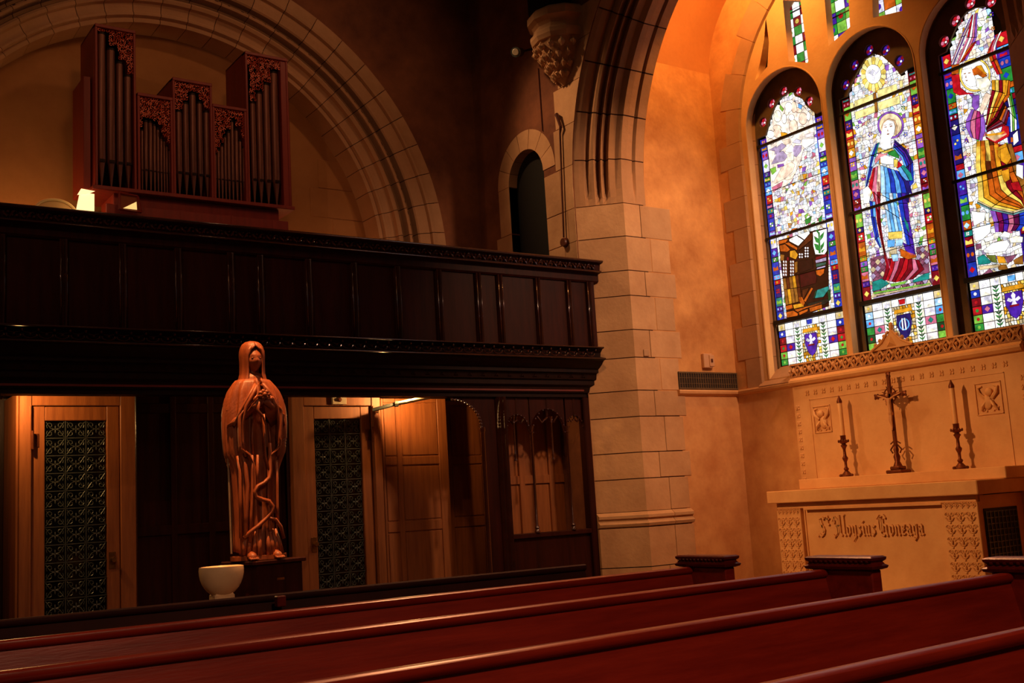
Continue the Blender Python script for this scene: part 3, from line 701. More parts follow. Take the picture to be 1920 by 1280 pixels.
L.pc([(295,380),(405,360),(410,440),(300,480)],BRN if False else S((56,14,16),.35),4,z3_); L.pc([(300,490),(420,455),(440,520),(430,560),(310,595)],S((90,14,20),.45),4,z3_)
L.folds([(165,520),(175,610),(190,735)],[(290,490),(305,590),(320,700)],5,[TAN,BRN,TAN,GO,BRN],z3_,2,5)
for poly,c in [([(185,740),(240,725),(250,760),(195,775)],OR),([(245,730),(320,715),(340,745),(255,765)],GO),([(290,670),(320,665),(345,715),(330,745),(300,710)],OR),([(190,790),(250,775),(290,800),(285,820),(200,835)],OR),
  ([(255,770),(340,748),(480,705),(475,725),(350,760),(285,790)],OR),([(290,790),(370,760),(365,785),(300,815)],OR),([(375,755),(480,725),(480,760),(385,790)],OR),([(330,700),(395,590),(410,600),(350,710)],OR),([(320,610),(380,592),(340,670),(325,690)],BRN),
  ([(440,610),(530,580),(540,600),(490,670),(420,680)],TE),([(425,620),(440,612),(418,680),(408,690)],DG),([(520,620),(548,600),(550,690),(530,700)],DG),([(355,720),(520,680),(545,695),(500,730),(370,745)],S((40,50,40),.4))]: L.pc(poly,c,5,z3_)
for poly,c in [([(405,150),(520,120),(520,300),(500,330),(425,330),(408,260)],WH[0]),([(425,350),(515,320),(520,345),(430,375)],CR),([(425,375),(515,348),(515,380),(430,400)],LIL),([(430,402),(515,385),(512,410),(432,432)],S((60,110,90),.6)),([(428,455),(500,440),(495,480),(465,505),(435,490)],OR),([(440,432),(510,415),(505,438),(432,452)],LIL)]: L.pc(poly,c,5,z3_)
for poly in [[(450,150),(462,150),(470,320),(452,320)],[(415,180),(450,200),(455,240),(430,230)],[(465,180),(500,140),(490,190),(466,220)],[(415,240),(450,250),(455,300),(430,290)],[(468,260),(500,220),(495,260),(470,300)],[(430,140),(450,130),(455,170)],[(472,300),(505,280),(480,320)]]: L.pc(poly,GR,6,z3_,inset=.0012)

# ---- light 2: sun, banners, haloed standing figure
L=lights[1]; za=(1560,60,4.266); zb_=(1590,340,3.88)
cx,cy_=335,338
for i in range(18):
    a0,a1=2*pi*i/18,2*pi*(i+1)/18
    L.pc([(cx+62*cos(a0),cy_+78*sin(a0)),(cx+96*cos(a0),cy_+135*sin(a0)),(cx+104*cos((a0+a1)/2),cy_+146*sin((a0+a1)/2)),(cx+96*cos(a1),cy_+135*sin(a1)),(cx+62*cos(a1),cy_+78*sin(a1))],YE if i%2 else S((255,236,160),1.2),3,za,inset=.002)
L.pc([(cx+64*cos(2*pi*t/14),cy_+80*sin(2*pi*t/14)) for t in range(14)],WH[0],5,za)
for poly in [[(300,330),(330,300),(345,310),(330,350)],[(345,310),(380,290),(385,310),(350,350)],[(325,345),(350,350),(345,390),(330,385)]]: L.pc(poly,WH[3],7,za,inset=.002)
for poly in [[(180,552),(330,496),(340,560),(190,618)],[(362,468),(522,412),(530,474),(370,538)],[(186,640),(345,585),(358,642),(192,704)],[(366,566),(545,505),(550,572),(378,632)],[(145,570),(175,560),(180,610),(150,620)],[(540,390),(570,385),(575,440),(545,450)],[(560,500),(580,498),(590,550),(565,560)]]:
    L.pc(poly,S((250,232,150),1.1),4,za)
L.pc([(332,490),(358,480),(375,640),(350,645)],TAN,5,za)
L.flower(255,488,.014,VI,zm=za); L.flower(172,515,.012,GR,zm=za); L.flower(435,405,.014,OR,zm=za); L.flower(525,375,.018,SKY,zm=za)
for x,y,c in [(205,760,BL),(305,820,PU),(215,860,OR),(590,820,BL),(240,1055,BL),(255,1160,RD),(600,925,OR),(295,715,TAN),(570,610,GR),(200,940,PK),(230,1250,PK)]: L.flower(x,y,.02,c,zm=za)
L.pc([(472+108*cos(2*pi*t/20),745+112*sin(2*pi*t/20)) for t in range(20)],VI,3,za)
L.pc([(472+92*cos(2*pi*t/20),745+96*sin(2*pi*t/20)) for t in range(20)],S((255,226,180),1.1),4,za)
for poly,c in [([(415,730),(450,700),(500,712),(512,760),(505,820),(480,850),(478,900),(488,925),(430,945),(385,925),(392,880),(400,800)],WH[0]),([(398,760),(420,715),(460,690),(510,705),(530,760),(520,830),(508,820),(512,750),(495,715),(455,705),(420,735),(405,800)],S((250,200,150),1.0)),
  ([(375,930),(430,948),(490,925),(488,950),(430,972),(378,955)],YE),([(385,972),(430,975),(460,960),(440,990),(395,1010),(350,1060),(345,1020)],S((240,140,150),1)),
  ([(390,1000),(432,980),(500,1008),(500,1060),(440,1062),(392,1048)],WH[0]),([(500,1018),(534,1020),(530,1086),(500,1080)],YE),([(536,1028),(576,1072),(562,1112),(520,1088)],RD),([(445,965),(510,940),(540,985),(545,1015),(500,1000),(460,985)],GR)]: L.pc(poly,c,6,za)
for q_ in ([(425,762),(445,756),(447,764),(428,768)],[(470,754),(490,748),(491,757),(472,762)],[(452,775),(460,795),(450,798)],[(444,815),(470,810),(462,822),(450,823)],[(420,748),(447,740),(447,744),(422,752)],[(468,738),(494,734),(494,738),(468,742)]): L.piece(L.to(q_,za),S((170,96,60),.8),9,.0002,False)
L.folds([(345,900),(305,980),(290,1080),(262,1280)],[(385,880),(355,1000),(332,1080),(285,1240)],3,[SKY,BL,TE],za,3,5)
L.folds([(490,930),(560,1010),(585,1090),(545,1150),(520,1180)],[(505,860),(600,940),(655,1040),(660,1200),(600,1280)],4,[LB,BL,PU,NV],za,2,5)
L.folds([(330,1090),(310,1180),(285,1280)],[(392,1060),(395,1160),(392,1280)],3,[RD,PK,SKIN],za,1,5)
L.folds([(392,1065),(395,1170),(395,1290)],[(560,1120),(620,1200),(650,1290)],6,[SKY,LB,BL,LB,BL,NV],za,1,6)
L.folds([(530,1090),(560,1150),(600,1190)],[(580,1060),(640,1130),(655,1190)],2,[LB,TE],za,1,7)
L.folds([(155,0),(175,60),(200,150),(215,300),(258,500),(285,640)],[(245,0),(240,130),(240,250),(250,360),(275,500),(318,640)],3,[RD,PK,CR],zb_,5,5)
L.folds([(246,-10),(252,100),(275,200),(300,370)],[(345,-10),(362,160),(380,270),(402,365)],4,[SKY,LB,WH[5],LB],zb_,3,5)
L.folds([(345,-10),(370,160),(395,290),(410,370),(440,500)],[(400,-10),(440,160),(455,290),(478,420),(498,540)],2,[BL,PU],zb_,4,5)
L.pc([(400,-10),(455,-10),(452,70),(448,160),(420,140)],NV,5,zb_); L.pc([(405,250),(445,310),(455,380),(430,340)],TE,7,zb_,inset=.002)
L.folds([(160,140),(170,260),(200,420),(235,485)],[(205,150),(206,260),(230,400),(250,480)],2,[BL,LB],zb_,2,5)
for poly,c in [([(110,60),(150,30),(175,70),(160,160),(120,165)],WH[0]),([(165,50),(185,80),(170,120),(150,100)],YE),([(295,370),(400,360),(402,415),(300,422)],YE),([(290,425),(350,425),(345,475),(292,482)],LB),([(352,425),(410,420),(400,470),(350,475)],SKY),([(308,480),(360,480),(362,530),(312,532)],CRM),([(315,534),(370,526),(372,580),(332,584)],SKY),
  ([(400,440),(478,480),(502,545),(460,535),(420,500)],PU),([(380,485),(425,505),(500,530),(504,552),(440,570),(388,545)],OR),([(180,730),(250,706),(308,742),(235,790),(182,802)],TE),([(472,722),(560,672),(596,662),(598,712),(480,738)],TE),([(310,745),(440,722),(420,745),(320,768)],LG)]: L.pc(poly,c,6,zb_)
L.folds([(285,560),(275,640),(255,715)],[(420,555),(395,640),(345,735)],4,[CR,RD,PK,CR],zb_,1,5); L.folds([(420,555),(395,640),(345,735)],[(520,570),(560,640),(475,712)],4,[RD,CR,PK,CR],zb_,1,5)
L.pc([(182,800),(600,722),(610,790),(190,880)],LIL,2,zb_); L.pc([(160,560),(262,535),(290,700),(180,735)],MA,1,zb_); L.pc([(495,480),(575,462),(598,665),(520,680)],MA,1,zb_)
for i in range(9):
    x=190+i*50; y=838-i*11; L.pc([(x-25,y+12),(x,y-42),(x+25,y+2)],MA if i%2 else CRM,3,zb_); L.pc([(x,y-42),(x+50,y-52),(x+25,y+2)],LIL if i%2 else MA,3,zb_)
for i in range(3):
    for j in range(3):
        x=185+i*34; y=595+j*48-i*8; L.pc([(x-24,y),(x,y-26),(x+26,y-6),(x,y+24)],[MA,CRM,LIL][(i+j)%3],2,zb_)
        x=515+i*30; y=505+j*46-i*8; L.pc([(x-24,y),(x,y-26),(x+26,y-6),(x,y+24)],[MA,LIL,CRM][(i+j)%3],2,zb_)
L.pc([(188,805),(600,738),(602,748),(190,822)],LG,4,zb_,inset=.002); L.pc([(190,824),(602,750),(602,758),(190,836)],CRM,4,zb_,inset=.002)
for x,y,c in [(148,250,VI),(165,340,YE),(168,435,VI),(490,150,LIL),(498,240,PK),(512,340,RD),(525,450,TE),(185,545,PK)]: L.flower(x,y,.02,c,zm=zb_)

# ---- light 3: winged figure in gold
L=lights[2]; za=(1720,0,4.265); zc_=(1770,280,3.66)
L.folds([(480,100),(400,280),(300,520)],[(430,130),(350,300),(265,520)],4,[WH[0],PK,WH[4],VI],za,2,3); L.folds([(485,100),(480,300),(400,480)],[(440,120),(400,300),(310,520)],4,[VI,PK,WH[0],RD],za,2,4)
L.folds([(480,330),(440,400),(370,490)],[(450,340),(400,400),(330,520)],2,[RD,OR],za,1,5)
L.folds([(680,240),(640,340),(620,430)],[(600,330),(570,400),(560,440)],3,[WH[4],PK,RD],za,1,4)
L.folds([(610,360),(640,470),(690,590)],[(560,420),(590,500),(640,600)],2,[RD,OR],za,2,4)
L.flower(592,118,.022,PU,zm=za); L.flower(605,230,.018,OR,zm=za); L.flower(560,170,.014,YE,zm=za); L.flower(500,290,.016,YE,zm=za)
L.pc([(272,600),(340,590),(350,700),(400,740),(470,745),(340,765),(290,740)],RD,3,za); L.pc([(275,520),(340,510),(335,590),(275,600)],OR,3,za)
L.pc([(465+128*cos(2*pi*t/20),600+138*sin(2*pi*t/20)) for t in range(20)],YE,4,za,inset=.004)
L.pc([(465+112*cos(2*pi*t/20),600+122*sin(2*pi*t/20)) for t in range(20)],WH[0],5,za)
for poly,c in [([(440,560),(480,530),(530,570),(570,610),(530,625),(490,600),(450,610)],OR),([(470,530),(520,520),(545,570),(575,600),(530,590)],GO),([(360,560),(440,540),(470,620),(480,690),(430,700),(370,660)],WH[0]),([(480,630),(570,620),(600,660),(570,730),(530,740),(480,700)],WH[2]),
  ([(450,760),(505,760),(500,860),(470,890),(440,850)],VI),([(500,880),(540,760),(560,740),(600,760),(560,850),(520,930)],SKIN)]: L.pc(poly,c,7,za)
for q_ in ([(378,590),(398,584),(398,592),(380,597)],[(415,583),(436,580),(436,587),(417,591)],[(398,600),(392,625),(402,627)],[(388,645),(416,641),(405,652)]): L.piece(L.to(q_,za),S((190,120,70),.8),10,.0002,False)
L.folds([(440,870),(395,960),(390,1020),(430,1100)],[(530,900),(550,980),(550,1050),(520,1130)],4,[VI,PK,S((190,40,120),.8),VI],za,1,6)
L.folds([(600,640),(600,720),(570,860),(550,1000)],[(745,640),(750,760),(680,860),(600,1010)],5,[GO,YE,CR,GO,OR],za,2,6)
L.folds([(690,800),(620,930),(555,1020)],[(745,900),(720,1000),(560,1060)],5,[CR,DB,OR,MA,CR],za,2,7)
L.folds([(550,1060),(600,1110),(700,1040)],[(555,1110),(640,1150),(745,1090)],3,[GO,CRM,RD],za,1,8)
L.folds([(480,1130),(475,1210),(470,1290)],[(640,1110),(670,1200),(680,1290)],5,[GO,OR,YE,BRN,OR],za,1,6)
L.pc([(650,1180),(720,1140),(735,1240),(680,1290),(650,1250)],GO,8,za); L.pc([(690,1000),(740,1010),(745,1080),(660,1120)],RD,8,za)
L.folds([(720,760),(745,900),(750,1060)],[(760,740),(800,960),(800,1040)],3,[WH[0],LG,GR],za,2,5); L.pc([(770,1080),(810,1040),(820,1130),(775,1170)],WH[0],8,za)
L.folds([(720,640),(700,770)],[(755,650),(745,760)],2,[GO,OR],za,1,8)
for x,y,c in [(340,805,YE),(358,912,SKY),(372,1030,BL),(395,1130,PU),(410,1240,OR),(345,860,PK)]: L.flower(x,y,.018,c,zm=za)
L.folds([(225,-20),(222,120),(235,230),(240,350),(330,400),(490,430),(560,420)],[(470,-40),(500,60),(520,140),(560,200),(560,240),(560,300),(560,400)],8,[YE,GO,BRN,OR,GO,CR,OR,TAN],zc_,3,6)
L.folds([(235,345),(330,395),(480,425),(560,400)],[(232,375),(330,420),(480,455),(560,430)],2,[CRM,S((120,170,170),.8)],zc_,3,8)
L.pc([(390,0),(440,-20),(470,60),(440,110),(395,80)],GO,9,zc_); L.pc([(395,150),(455,130),(460,210),(420,230)],GO,9,zc_); L.pc([(460,230),(520,220),(550,290),(480,280)],RD,9,zc_)
L.folds([(318,420),(345,500),(355,570)],[(560,430),(560,520),(520,560)],6,[VI,S((150,20,90),.7),PU,PK,S((110,20,80),.6),BL],zc_,2,5)
for poly,c in [([(190,420),(240,430),(290,430),(285,490),(210,530)],WH[0]),([(205,540),(330,510),(325,570),(270,620),(220,635)],WH[0]),([(290,440),(318,432),(315,500),(290,490)],WH[2]),([(275,610),(350,585),(350,620),(290,640)],WH[0]),([(275,690),(340,640),(440,620),(460,650),(430,700),(330,715),(280,710)],WH[0]),([(380,600),(420,560),(465,575),(455,610)],WH[0]),([(450,610),(500,590),(550,600),(545,640),(460,645)],WH[2]),([(470,670),(520,650),(545,670),(480,700)],WH[0]),([(340,580),(380,570),(380,610),(350,620)],WH[2]),
  ([(232,740),(280,720),(330,770),(320,785),(240,795)],TE),([(290,725),(360,725),(375,780),(335,775)],S((120,130,50),.7)),([(365,730),(420,735),(435,780),(380,785)],GO),([(420,735),(510,720),(470,770),(440,785)],MA),([(480,760),(550,720),(550,790),(490,790)],TAN),([(240,800),(400,785),(380,810),(250,830)],CRM),([(370,790),(430,790),(450,825),(380,830)],TAN),([(255,870),(320,815),(360,860)],MA),([(330,820),(400,850),(350,860)],CRM),([(400,850),(450,815),(530,800),(550,840)],MA),([(500,100),(550,110),(550,210),(500,180)],WH[0]),([(220,650),(260,645),(265,680),(225,690)],MA)]: L.pc(poly,c,7,zc_)
for L in lights: L.done()
# narrow upper lights
for i,(q,lb) in enumerate(zip(([(1473,2),(1508,2),(1524,122),(1483,118)],[(1549,-25),(1597,-25),(1602,54),(1558,90)],[(1640,-30),(1696,-30),(1700,24),(1641,37)]),('narrow upper glass light over the left arch head with green quarries','narrow upper glass light between the left and middle arch heads','narrow upper glass light over the middle arch head'))):
    c=[yz(*p) for p in q]; r=empty('window_%d'%(i+4),(XG,c[0][0],c[0][1])); tag(r,lb,'stained glass window',kind='structure')
    Lq=Light.__new__(Light); Lq.root=r; Lq.small=B(); Lq.lead=B(); Lq.k=i
    ya,yb=max(p[0] for p in c)+.01,min(p[0] for p in c)-.01; za_,zb2=min(p[1] for p in c)-.01,max(p[1] for p in c)
    obj('lead_backing',B().box(XG+.004,XG+.012,yb,ya,za_,zb2),LEAD,r)
    n=3; h=(ya-yb)/n; nz_=int((zb2-za_)/h)+1
    for j in range(nz_):
        for k_ in range(n):
            a=yb+h*k_; z=za_+h*j
            col=[[WH[0],GR,WH[1],CR],[GR,LG,WH[0],PU],[WH[3],OR,LG,WH[0]]][i][(j*2+k_*3+(j//2))%4]
            Lq.piece([(a,z),(a+h,z),(a+h,z+h),(a,z+h)],col,1,.003)
            if (j+k_)%3==0: Lq.piece(circ(a+h/2,z+h/2,h*.27,7),rnd(RD,LG,PU,WH[0],YE),2,.001,False)
    for z in (za_+.28,za_+.62): obj('saddle_bar',B().box(XG-.02,XG-.01,yb,ya,z-.005,z+.005),LEAD,r)
    Lq.done()
# ================================================================== REREDOS AND ALTAR
rd=empty('reredos',(XB-.02,ALT,1.3)); tag(rd,'carved limestone reredos along the wall with pierced leaf cresting and gabled centre','reredos')
XR_=XB-.04
Y0,Y1=7.03,2*ALT-7.03
obj('wall_slab',B().box(XR_,XB-.001,Y1,Y0,.0,2.178),ALTAR,rd)
obj('cornice',B().loft([[(XR_-d,y,z) for d,z in ((0,2.18),(.03,2.19),(.05,2.215),(.05,2.235),(.03,2.245),(.02,2.262),(-.06,2.262),(-.06,2.18))] for y in (Y1,Y0)]),ALTAR,rd)
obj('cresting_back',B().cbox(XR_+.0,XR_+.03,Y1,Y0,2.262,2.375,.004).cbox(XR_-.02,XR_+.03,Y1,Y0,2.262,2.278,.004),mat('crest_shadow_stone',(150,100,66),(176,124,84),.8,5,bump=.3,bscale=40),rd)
N=25; T=(Y0-Y1)/N
b=B(); h=.125; x=XR_-.012
def bar(b,a,c,r=.006): b.tube([a,c],r,5)
bar(b,(x,-T/2,0),(x,T/2,h),.007); bar(b,(x,T/2,0),(x,-T/2,h),.007)
for s in (1,-1):
    b.tube([(x,s*T*.5+T*.0,h*.5)]+[(x,s*(T*.5-.03*sin(pi*i/6)),h*(.15+.7*i/6)) for i in range(7)],.005,5)
for sz in (1,-1):                        # little pyramid leaves
    cz=h/2+sz*h*.0
b.add([(x-.028,0,h*.5),(x,-T*.20,h*.32),(x,T*.20,h*.32),(x,T*.13,h*.7),(x,-T*.13,h*.7),(x,0,h*.84)],[(0,1,2),(0,2,3),(0,3,5),(0,5,4),(0,4,1),(1,2,3,5,4)])
b.ell((x-.004,T/2,h*.52),(.016,.014,.016),6,4)
cm=b.mesh('crest_tile',ALTAR)
for i in range(N): inst('crest_tile',cm,rd,Matrix.Translation((0,Y0-T*(i+.5),2.262)))
b=B()
b.prism([(ALT-.20,2.38),(ALT+.20,2.38),(ALT+.03,2.50),(ALT,2.56),(ALT-.03,2.50)],0,XR_-.03,XR_+.02)
for s in (1,-1):
    b.tube([(XR_-.035,ALT+s*.21,2.385),(XR_-.035,ALT+s*.10,2.44),(XR_-.035,ALT+s*.02,2.53)],.011,6)
    for t in (.25,.5,.75): b.ell((XR_-.03,ALT+s*(.21-.19*t),2.395+.13*t),(.018,.016,.02),6,4)
b.ell((XR_-.01,ALT,2.57),(.02,.024,.04),7,5)
b.add([(XR_-.06,ALT,2.43),(XR_-.03,ALT-.05,2.395),(XR_-.03,ALT+.05,2.395),(XR_-.03,ALT,2.49)],[(0,1,2),(0,2,3),(0,3,1),(1,2,3)])
obj('centre_gable',b,ALTAR,rd)
# crest finial tooth line along the very top
b=B().cbox(XR_-.02,XR_+.034,Y1,Y0,2.376,2.392,.004); obj('cresting_rail',b,ALTAR,rd)
# floral bands
def blossom(m=ALTAR):
    b=B()
    for k in range(4):
        a=pi/4+pi/2*k; b.ell((0,.017*cos(a),.017*sin(a)),(.007,.013,.013),5,4)
    b.ell((-.004,0,0),(.009,.008,.008),5,4); return b.mesh('blossom',m)
bm_=blossom()
n=22
for i in range(n): inst('blossom',bm_,rd,Matrix.Translation((XR_-.004,6.86-i*(2*6.86-2*ALT)/(n-1),2.105)))
for sy in (1,-1):
    for i in range(10): inst('blossom',bm_,rd,Matrix.Translation((XR_-.004,ALT+sy*1.13,1.98-i*.075))@Matrix.Scale(.9,4))
for a,c in (((6.84,2.04),(6.84,1.31)),((ALT-.98,2.04),(ALT-.98,1.31)),((6.84,2.04),(ALT-.98,2.04))):
    obj('panel_bead',B().box(XR_-.006,XR_,min(a[0],c[0])-.003,max(a[0],c[0])+.003,min(a[1],c[1])-.003,max(a[1],c[1])+.003),ALTAR,rd)
# two carved relief medallions
def relief(name,yc,zc,w,h,flip,label):
    b=B().cbox(XR_-.010,XR_,yc-w/2,yc+w/2,zc-h/2,zc-h/2+.008,.002).cbox(XR_-.010,XR_,yc-w/2,yc+w/2,zc+h/2-.008,zc+h/2,.002).cbox(XR_-.010,XR_,yc-w/2,yc-w/2+.008,zc-h/2,zc+h/2,.002).cbox(XR_-.010,XR_,yc+w/2-.008,yc+w/2,zc-h/2,zc+h/2,.002)
    f=1 if flip else -1
    b.ell((XR_-.012,yc+f*.01,zc+.05),(.025,.034,.034),9,7)                      # head
    b.ell((XR_-.006,yc-f*.015,zc-.03),(.022,.042,.06),9,7)                      # body
    for s in (1,-1):
        b.tube([(XR_-.01,yc+s*.03,zc+.0),(XR_-.02,yc+s*.075,zc+.045),(XR_-.01,yc+s*.085,zc+.09),(XR_-.008,yc+s*.05,zc+.10)],[.016,.015,.011,.006],6)   # wings
        b.tube([(XR_-.012,yc+s*.02,zc-.02),(XR_-.028,yc+s*.05,zc-.06),(XR_-.012,yc+s*.07,zc-.095)],[.014,.012,.008],6)
        for k in range(3): b.ell((XR_-.006,yc+s*(.03+.02*k),zc-.10+.012*k),(.008,.012,.009),5,4)
    return obj(name,b,ALTAR,rd,True)
relief('relief_carving',6.71,1.845,.20,.25,True,''); relief('relief_carving',5.03,1.85,.23,.26,False,'')

al=empty('altar',(7.7,ALT,0)); tag(al,'carved limestone altar with blackletter saint name and leafy pilasters under the window','altar')
XF=7.50; AL,AR_=6.87,2*5.835-6.87
obj('body',B().box(XF+.03,XB-.041,AR_+.06,AL-.03,0,1.10).box(7.0,8.0,4.4,7.2,0,.12),ALTAR,al)
obj('mensa',B().cbox(XF-.08,XB-.042,AR_,AL,1.108,1.215,.006),ALTAR,al)
obj('frieze',B().cbox(XF-.005,XF+.1,AR_+.07,AL-.04,1.055,1.108,.004).cbox(XF-.02,XF+.02,AR_+.36,AL-.35,1.04,1.058,.003),ALTAR,al)
obj('gradine',B().cbox(7.78,XB-.042,4.78,6.80,1.215,1.305,.005),ALTAR,al)
def scroll_tile():
    b=B(); x=0
    for s in (1,-1):
        pts=spiral(s*.022,.02,.020,.004,pi/2*(1-s)+pi/2*0,s*1.2,10); b.tube([(x-.002,p,q) for p,q in pts],.0045,4)
        b.tube([(x-.002,s*.004,-.03),(x-.008,s*.02,-.02),(x-.004,s*.036,.0)],.005,4)
    b.ell((x-.006,0,.0),(.010,.008,.018),6,4); b.ell((x-.004,0,-.04),(.007,.010,.008),5,4)
    return b.mesh('carved_leaf',ALTAR)
st=scroll_tile()
for (ya,yb) in ((AL-.04,AL-.31),(AR_+.36,AR_+.06)):
    pl=obj('pilaster',B().cbox(XF-.012,XF+.035,yb,ya,.12,1.055,.004),ALTAR,al)
    w=(ya-yb-.03)/3; nz_=9
    for i in range(3):
        for j in range(nz_): inst('carved_leaf',st,pl,Matrix.Translation((XF-.013,yb+.015+w*(i+.5),.20+j*.093)))
    for i in range(6): inst('capital_leaf',st,pl,Matrix.Translation((XF-.014,yb+.03+(ya-yb-.06)*i/5,1.035))@Matrix.Scale(.55,4))
for a,c,z0,z1 in ((AL-.335,AL-.325,.12,1.04),(AR_+.37,AR_+.38,.12,1.04)): obj('panel_bead',B().box(XF+.018,XF+.032,a,c,z0,z1),ALTAR,al)
# inscription, pen strokes cut as raised blackletter
NIB=(.10,.085)
def strokes(b,pls,ox,oz,sc,nib=NIB):
    for pl in pls:
        for (a,c),(d,e) in zip(pl[:-1],pl[1:]):
            n0,n1=nib
            q=[(a-n0,c-n1),(a+n0,c+n1),(d+n0,e+n1),(d-n0,e-n1)]
            if abs((d-a)*n1-(e-c)*n0)<1e-4: q=[(a-n0,c-n1+.03),(a-n0,c-n1-.03),(e*0+d+n0,e+n1-.03),(d+n0,e+n1+.03)]
            # mirrored: text runs towards -y as seen from the nave
            b.prism([(ox-x*sc,oz+z*sc*1.35) for x,z in q],0,XF+.012,XF+.027)
G={'S':[[(1.15,1.75),(.8,2.0),(.35,1.85),(.2,1.45),(.45,1.15),(.9,.95),(1.1,.6),(.95,.15),(.5,-.05),(.1,.2)],[(.45,1.7),(.7,1.2),(.8,.4)],[(1.15,1.75),(1.3,1.95)],[(.1,.2),(-.1,-.05)]],
 't':[[(.35,1.9),(.35,1.1),(.55,.95)],[(.1,1.6),(.65,1.6)]],
 'A':[[(.1,1.6),(.45,2.0),(.9,1.6),(1.3,2.1),(1.35,.2),(1.6,0)],[(.9,1.6),(.7,.9),(.75,.2),(.3,-.15),(.0,.1)],[(.7,1.05),(1.35,1.05)],[(.45,2.0),(.4,1.3)],[(1.05,1.7),(1.05,.3)]],
 'l':[[(.2,2.0),(.2,.1),(.42,0)],[(.2,2.0),(.4,2.15)]],
 'o':[[(.2,.85),(.2,.2),(.45,0),(.7,.2),(.7,.85),(.45,1.0),(.2,.85)]],
 'y':[[(.1,.95),(.22,.85),(.22,.2),(.45,.05)],[(.65,1.0),(.7,.85),(.7,-.2),(.3,-.55)]],
 's':[[(.65,.9),(.4,1.0),(.2,.8),(.6,.4),(.6,.15),(.35,0),(.1,.12)]],
 'i':[[(.1,.95),(.25,.85),(.25,.15),(.42,.03)],[(.2,1.35),(.34,1.42)]],
 'u':[[(.1,.95),(.22,.85),(.22,.15),(.42,.03),(.66,.2)],[(.66,.98),(.66,.15),(.82,.03)]],
 'G':[[(1.35,1.7),(1.0,2.05),(.45,1.85),(.15,1.3),(.15,.6),(.5,.05),(1.0,-.05),(1.35,.25),(1.35,.95),(.95,1.1)],[(.55,1.7),(.55,.35)],[(.85,1.6),(.85,.4)],[(1.35,.25),(1.5,-.1)],[(.3,2.0),(.0,1.7)]],
 'n':[[(.1,.95),(.22,.88),(.22,0)],[(.22,.8),(.5,1.0),(.68,.85),(.68,.12),(.84,.0)]],
 'z':[[(.15,.95),(.65,.95),(.2,.1),(.7,.1)],[(.2,.5),(.62,.5)]],
 'a':[[(.15,.85),(.45,1.0),(.62,.85),(.62,.12),(.8,0)],[(.62,.55),(.3,.5),(.18,.25),(.38,0),(.62,.15)]],
 'g':[[(.66,.9),(.4,1.0),(.2,.8),(.2,.3),(.42,.1),(.66,.3),(.66,1.0)],[(.66,.3),(.66,-.25),(.4,-.5),(.12,-.3)]]}
ADV={'S':1.45,'t':.8,'A':1.85,'l':.5,'o':.95,'y':.95,'s':.85,'i':.55,'u':1.0,'G':1.75,'n':1.0,'z':.85,'a':.95,'g':.9,' ':.35}
text='St Aloysius Gonzaga'; tot=sum(ADV[c] for c in text); y_a,y_b=6.40,5.36; sc=(y_a-y_b)/tot; zb=.815
ox=y_a
for ch in text:
    if ch!=' ':
        b=B(); strokes(b,G[ch],ox,zb+(.25*sc if ch=='t' else 0),sc); obj('raised_letter',b,ALTAR,al)
    ox-=ADV[ch]*sc
# grille in the altar's end
gq=[P(1843,956,1,AR_+.06),P(1905,948,1,AR_+.06),P(1846,1043,1,AR_+.06)]
gx0,gx1=gq[0].x,gq[1].x
vg=obj('vent_grille',B().cbox(gx0,gx1,AR_+.052,AR_+.06,.58,1.0,.003),LEAD,al)
for i in range(9): obj('grille_bar',B().box(gx0+.02+(gx1-gx0-.04)*i/8-.004,gx0+.02+(gx1-gx0-.04)*i/8+.004,AR_+.046,AR_+.053,.6,.98),IRON,vg)
for i in range(9): obj('grille_bar',B().box(gx0+.01,gx1-.01,AR_+.048,AR_+.052,.61+i*.045,.617+i*.045),IRON,vg)

# ---- candlesticks and crucifix on the gradine
GZ=1.305; GXc=7.96
def candlestick(y,label,scale=1):
    r=empty('altar_candlestick',(GXc,y,GZ)); tag(r,label,'candlestick','altar candlesticks')
    b=B().lathe([(.055,0),(.055,.012),(.045,.02),(.03,.035),(.018,.05)],GXc,y,GZ,12)
    for k in range(3):
        a=2*pi*k/3+.5; b.ell((GXc+.055*cos(a),y+.055*sin(a),GZ+.012),(.016,.016,.014),6,4)
    obj('foot',b,BRONZE,r,True)
    obj('stem',B().lathe([(.014,.05),(.024,.07),(.012,.085),(.012,.13),(.022,.15),(.026,.165),(.014,.185),(.012,.24),(.02,.26),(.03,.275),(.016,.29)],GXc,y,GZ,12),BRONZE,r,True)
    b=B().lathe([(.014,.288),(.034,.30),(.042,.31),(.042,.318),(.024,.322),(.024,.36),(.028,.365)],GXc,y,GZ,12)
    for k in range(6):
        a=2*pi*k/6; b.ell((GXc+.042*cos(a),y+.042*sin(a),GZ+.315),(.009,.009,.014),5,4)
    obj('drip_cup',b,BRONZE,r,True)
    obj('candle',B().lathe([(.021,.36),(.021,.655),(.018,.665)],GXc,y,GZ,14),WAX,r,True)
    obj('brass_follower',B().lathe([(.023,.655),(.024,.672),(.014,.695),(.007,.712),(.004,.722)],GXc,y,GZ,12),BRONZE,r,True)
candlestick(6.40,'brown candlestick with tall candle to the left of the crucifix'); candlestick(5.27,'pale stemmed candlestick with tall candle to the right of the crucifix')
cr=empty('standing_crucifix',(GXc,5.86,GZ)); tag(cr,'dark ornate standing crucifix with pale corpus between the two candles','crucifix')
b=B().cbox(GXc-.07,GXc+.07,5.78,5.94,GZ,GZ+.03,.008).cbox(GXc-.05,GXc+.05,5.81,5.91,GZ+.03,GZ+.06,.008); b.lathe([(.04,.06),(.022,.10),(.03,.14),(.018,.17),(.024,.20),(.016,.23)],GXc,5.86,GZ,10)
